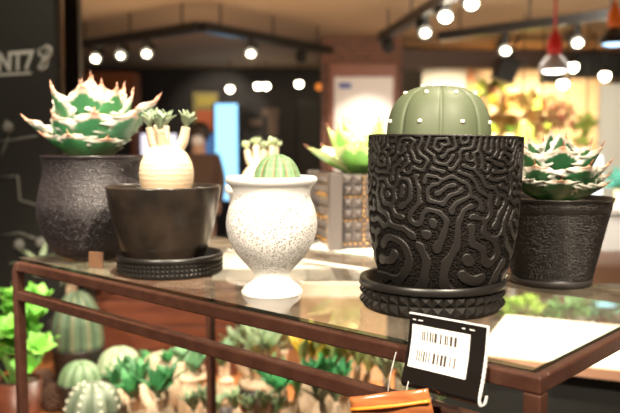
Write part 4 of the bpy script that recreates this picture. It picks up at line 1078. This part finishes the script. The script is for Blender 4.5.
def good(kind, colr, loc, s, lb, grp):
    key = (kind, colr)
    if key not in proto:
        if kind == 'bag':
            t = thing('paper_bag', lb, 'bag', loc, 0, grp)
            MB().add([(-.09,-.05,0),(.09,-.05,0),(.09,.05,0),(-.09,.05,0),(-.08,-.015,.24),(.08,-.015,.24),(.08,.015,.24),(-.08,.015,.24)], [(3,2,1,0),(4,5,6,7),(0,1,5,4),(1,2,6,5),(2,3,7,6),(3,0,4,7)]).build('bag_body', gm[colr], t, False, bevel=.01)
            MB().box((-.082, -.018, .235), (.082, .018, .26)).build('fold', gm['cream'], t, False)
        elif kind == 'jar':
            t = thing('storage_jar', lb, 'jar', loc, 0, grp)
            MB().lathe(smooth_prof([(.06, 0), (.075, .01), (.078, .12), (.06, .16), (.05, .18)], 24), 24).build('jar_body', gm[colr], t)
            MB().lathe([(.055, .18), (.055, .205), (.01, .21)], 24).build('lid', gm['brown'], t)
        else:
            t = thing('potted_plant', lb, 'potted plant', loc, 0, grp)
            MB().lathe([(.05, 0), (.075, .12), (.07, .12), (.068, .10)], 24).build('pot', gm['cream'], t)
            mb = MB()
            for q in range(8): leaf_tuft(mb, (rnd.uniform(-.04, .04), rnd.uniform(-.04, .04), .11 + rnd.uniform(0, .08)), (rnd.uniform(-.8, .8), rnd.uniform(-.8, .8), 1), 7, .12, .06, 1.4, rnd, goods_cols[colr], None)
            mb.build('foliage', M['greyleaf'], t)
        proto[key] = t
    else:
        t = copy_tree(proto[key]); t.location = loc; t.rotation_euler = (0, 0, 0); tag(t, lb, proto[key]['category'], grp)
    t.scale = (s, s, s); return t
rows = [112, 142, 172, 208]
zs_ = [wall_shelf(k_, q) for k_, q in enumerate(rows)]
def plural_kind(kind): return {'bag': 'paper bags', 'jar': 'jars', 'plant': 'potted plants'}[kind]
for ri, z in enumerate(zs_):
    px = 476
    while px < 566:
        kind = rnd.choice(['bag', 'plant', 'jar', 'plant', 'bag']); colr = rnd.choice(['yellow', 'brown', 'amber', 'cream', 'amber', 'lime'] if kind != 'plant' else ['green', 'lime', 'yellow'])
        x = at(px, 150, shelf_y).x
        kn = {'bag': 'folded paper bag', 'jar': 'round lidded jar', 'plant': 'leafy potted plant'}[kind]
        g_ = f"{colr} {plural_kind(kind)} on the far wooden shelving"
        good(kind, colr, Vector((x, shelf_y + .18, z + .001)), (rnd.uniform(.74, .88) if kind == 'plant' else rnd.uniform(1.05, 1.25)), f"blurred {colr} {kn} standing on the far pale wooden shelving", g_)
        px += rnd.uniform(17, 22)
# hanging greenery above the shelves
hgp = thing('hanging_plant', 'trailing yellow-green plant hung above the far shelving right of the domed cactus', 'plant', at(492, 92, 8.8))
MB().lathe([(.06, -.02), (.10, .06), (.09, .06), (.06, .0)], 24).build('pot', gm['brown'], hgp)
mb = MB()
for q in range(14): leaf_tuft(mb, (rnd.uniform(-.28, .28), rnd.uniform(-.08, .08), rnd.uniform(-.05, .12)), (rnd.uniform(-1, 1), rnd.uniform(-1, 1), .3), 7, .13, .06, 1.5, rnd, (.34, .38, .05), (.22, .32, .05))
mb.build('foliage', M['greyleaf'], hgp); MB().tube([(0, 0, .06), (0, 0, 2.65 - hgp.location.z)], .006, 6).build('cord', M['black'], hgp)
for px, py, c1, c2, lb in ((501, 112, (.55, .34, .05), (.36, .20, .05), 'hanging bunch of golden dried plants, leftmost in the bright shop'), (523, 104, (.62, .42, .12), (.50, .24, .06), 'hanging bunch of amber dried plants below the tilted speaker'), (542, 122, (.50, .24, .10), (.62, .46, .16), 'hanging bunch of brown dried plants below the red pendant'), (567, 112, (.55, .16, .10), (.66, .50, .20), 'hanging bunch of reddish dried plants right of the red pendant'), (586, 128, (.30, .42, .06), (.55, .50, .12), 'hanging bunch of yellow-green plants near the pale partition')):
    hb_ = thing('hanging_bunch', lb, 'plant bunch', at(px, py, {0: 7.8, 1: 7.1, 2: 7.45}[int(px) % 3])); rb2 = random.Random(px); mb = MB()
    for q in range(12): leaf_tuft(mb, (rb2.uniform(-.10, .10), rb2.uniform(-.05, .05), rb2.uniform(-.16, .12)), (rb2.uniform(-1, 1), rb2.uniform(-1, 1), rb2.uniform(-.6, .4)), 7, .09, .05, 1.4, rb2, c1, c2)
    mb.build('foliage', M['greyleaf'], hb_); MB().tube([(0, 0, -.05), (0, 0, 2.65 - hb_.location.z)], .006, 6).build('cord', M['black'], hb_)
# grey curtain-like panel and orange panel left of the shelves
pn = thing('grey_panel', 'pale grey panel standing between brick pier and shelving', 'panel', at(440, 190, 9.4)); flat_box('panel_face', 420, 466, 66, 261, 9.4, .05, mat('panel_grey', (.42, .40, .36), .7), pn)
pn = thing('orange_column', 'narrow orange-brown wooden column right behind the domed cactus', 'column', at(472, 190, 9.2)); flat_box('column_body', 466, 474, 62, 230, 9.15, .1, mat('column_orange', (.42, .16, .06), .6), pn)
# pale tables and cartons at the right edge
tb = thing('white_table', 'bright white table in the shop behind the right agave', 'table', Vector((at(590, 200, 5.5).x, 5.5, 0))); zt2 = at(590, 204, 5.5).z
MB().box((-.7, -.3, zt2 - .04), (.7, .4, zt2)).build('table_top', M['whitebox'], tb, False)
MB().box((-.66, -.28, zt2 - .40), (.66, -.25, zt2 - .04)).build('apron', M['whitebox'], tb, False)
for x in (-.66, .61):
    for y in (-.26, .32): MB().box((x, y, 0), (x + .05, y + .05, zt2 - .04)).build('leg', M['whitebox'], tb, False)
pw = thing('blue_white_carton', 'large pale blue-white carton on the white table behind the right agave', 'carton', at(575, 204, 5.5))
MB().box((-.16, -.1, .002), (.16, .15, .36)).build('carton_body', mat('carton_blue', (.62, .72, .86), .6), pw, False, bevel=.004); MB().box((-.02, -.103, .002), (.02, .153, .362)).build('tape', gm['cream'], pw, False)
pv = thing('pale_partition', 'pale cream partition board at the right edge of the bright shop', 'partition', Vector((at(612, 200, 7.0).x, 7.0, 0)))
a, b = at(596, 250, 7.0), at(640, 84, 7.0); MB().box((a.x - pv.location.x, 0, .02), (b.x - pv.location.x, .05, b.z)).build('panel_face', mat('partition_cream', (.55, .54, .46), .7), pv, False)
MB().box((a.x - pv.location.x, -.1, 0), (b.x - pv.location.x, .15, .02)).build('foot', M['black'], pv, False)
gl2 = ['small bright green plant on the white table left of the pale carton', 'small teal green plant on the white table right of the pale carton']
for k_, (px, colr, lb) in enumerate(((538, 'lime', gl2[0]), (623, 'teal', gl2[1]))):
    good('plant', colr, Vector((at(px, 200, 5.42).x, 5.42, zt2)), 1.0, lb, None)

# ------------------------------------------------------------------ lights
def spot(loc, target, power, size, ang=60, col=(1, .86, .68), blend=.5):
    l = bpy.data.lights.new('lamp', 'SPOT'); l.energy = power; l.shadow_soft_size = size; l.spot_size = math.radians(ang); l.spot_blend = blend; l.color = col
    o_ = bpy.data.objects.new('ceiling_and_fill_spot', l); COL.objects.link(o_); o_.location = loc  # serves shop ceiling spots and added fill spots alike
    o_.rotation_euler = (Vector(target) - Vector(loc)).to_track_quat('-Z', 'Y').to_euler(); return o_
def area(loc, target, power, sx, sy, col):
    l = bpy.data.lights.new('lamp', 'AREA'); l.shape = 'RECTANGLE'; l.size = sx; l.size_y = sy; l.energy = power; l.color = col
    o_ = bpy.data.objects.new('added_area_fill', l); COL.objects.link(o_); o_.location = loc  # added fill panels, no such fixture in the shop
    o_.rotation_euler = (Vector(target) - Vector(loc)).to_track_quat('-Z', 'Y').to_euler(); return o_
spot((.55, -.50, 2.55), (-.02, .85, 1.28), 210, .04, 50)
spot((-.75, -.55, 2.45), (-.1, 1.1, 1.25), 150, .04, 56)
spot((.45, 1.0, 2.55), (.15, 1.15, 1.2), 55, .04, 60)
spot((-.25, .75, 2.55), (-.25, 1.75, .8), 170, .04, 60)
spot((.55, 2.35, 2.55), (.0, 1.6, .8), 190, .04, 44)  # added fill from behind, brightens the bench plants
spot((1.25, 2.60, 2.5), (.06, 1.60, .95), 120, .04, 30)  # added fill from back right for succulents under the riser
spot((-2.2, .2, 2.4), (.05, 1.58, .93), 330, .05, 15)  # added narrow fill from the left, reaches plants below the glass
spot((-1.3, 10.4, 2.55), (-1.45, 12.0, 1.8), 45, .05, 60)  # added fill to bring up the back wall poster
spot((-1.0, 1.5, 2.55), (-1.25, 2.75, 1.55), 45, .04, 50)  # added fill so the board lettering reads
spot((1.1, 1.6, 2.55), (.9, 1.75, .95), 240, .05, 60)
for x_ in (1.7, 2.5, 3.3): spot((x_, 8.45, 2.12), (x_, 9.5, 1.35), 120, .08, 110, (1, .82, .55))  # added unseen fills below the beam, brighten the shelves
spot((.30, 1.95, 2.55), (.02, 1.28, 1.22), 90, .04, 34)  # added fill from behind to whiten the riser board
area((1.6, 5.0, 2.5), (1.8, 6.0, .8), 110, 1.6, 1.6, (1, .93, .82))  # added overhead fill to brighten the right of the shop
spot((.75, 7.3, 2.4), (.62, 8.6, 1.30), 75, .05, 46, (1, .86, .72))
area((-1.2, 5.2, 1.2), (-1.0, 5.6, 2.65), 30, 2.6, 3.0, (1, .72, .45))  # added upward fill, brightens the left ceiling from below
area((1.6, 5.0, 1.2), (1.8, 5.4, 2.65), 17, 2.6, 3.0, (1, .80, .58))  # added upward fill under the right part of the ceiling
w = bpy.data.worlds.new('world'); scene.world = w; w.use_nodes = True
w.node_tree.nodes['Background'].inputs[0].default_value = (1, .88, .74, 1); w.node_tree.nodes['Background'].inputs[1].default_value = .09

vs_ = scene.view_settings; vs_.view_transform = 'Standard'; vs_.look = 'None'; vs_.exposure = .56; vs_.gamma = 1; vs_.use_curve_mapping = False
scene.cycles.use_denoising = True; scene.cycles.max_bounces = 8; scene.cycles.transparent_max_bounces = 12; scene.cycles.sample_clamp_indirect = 6
scene.cycles.caustics_reflective = False; scene.cycles.caustics_refractive = False
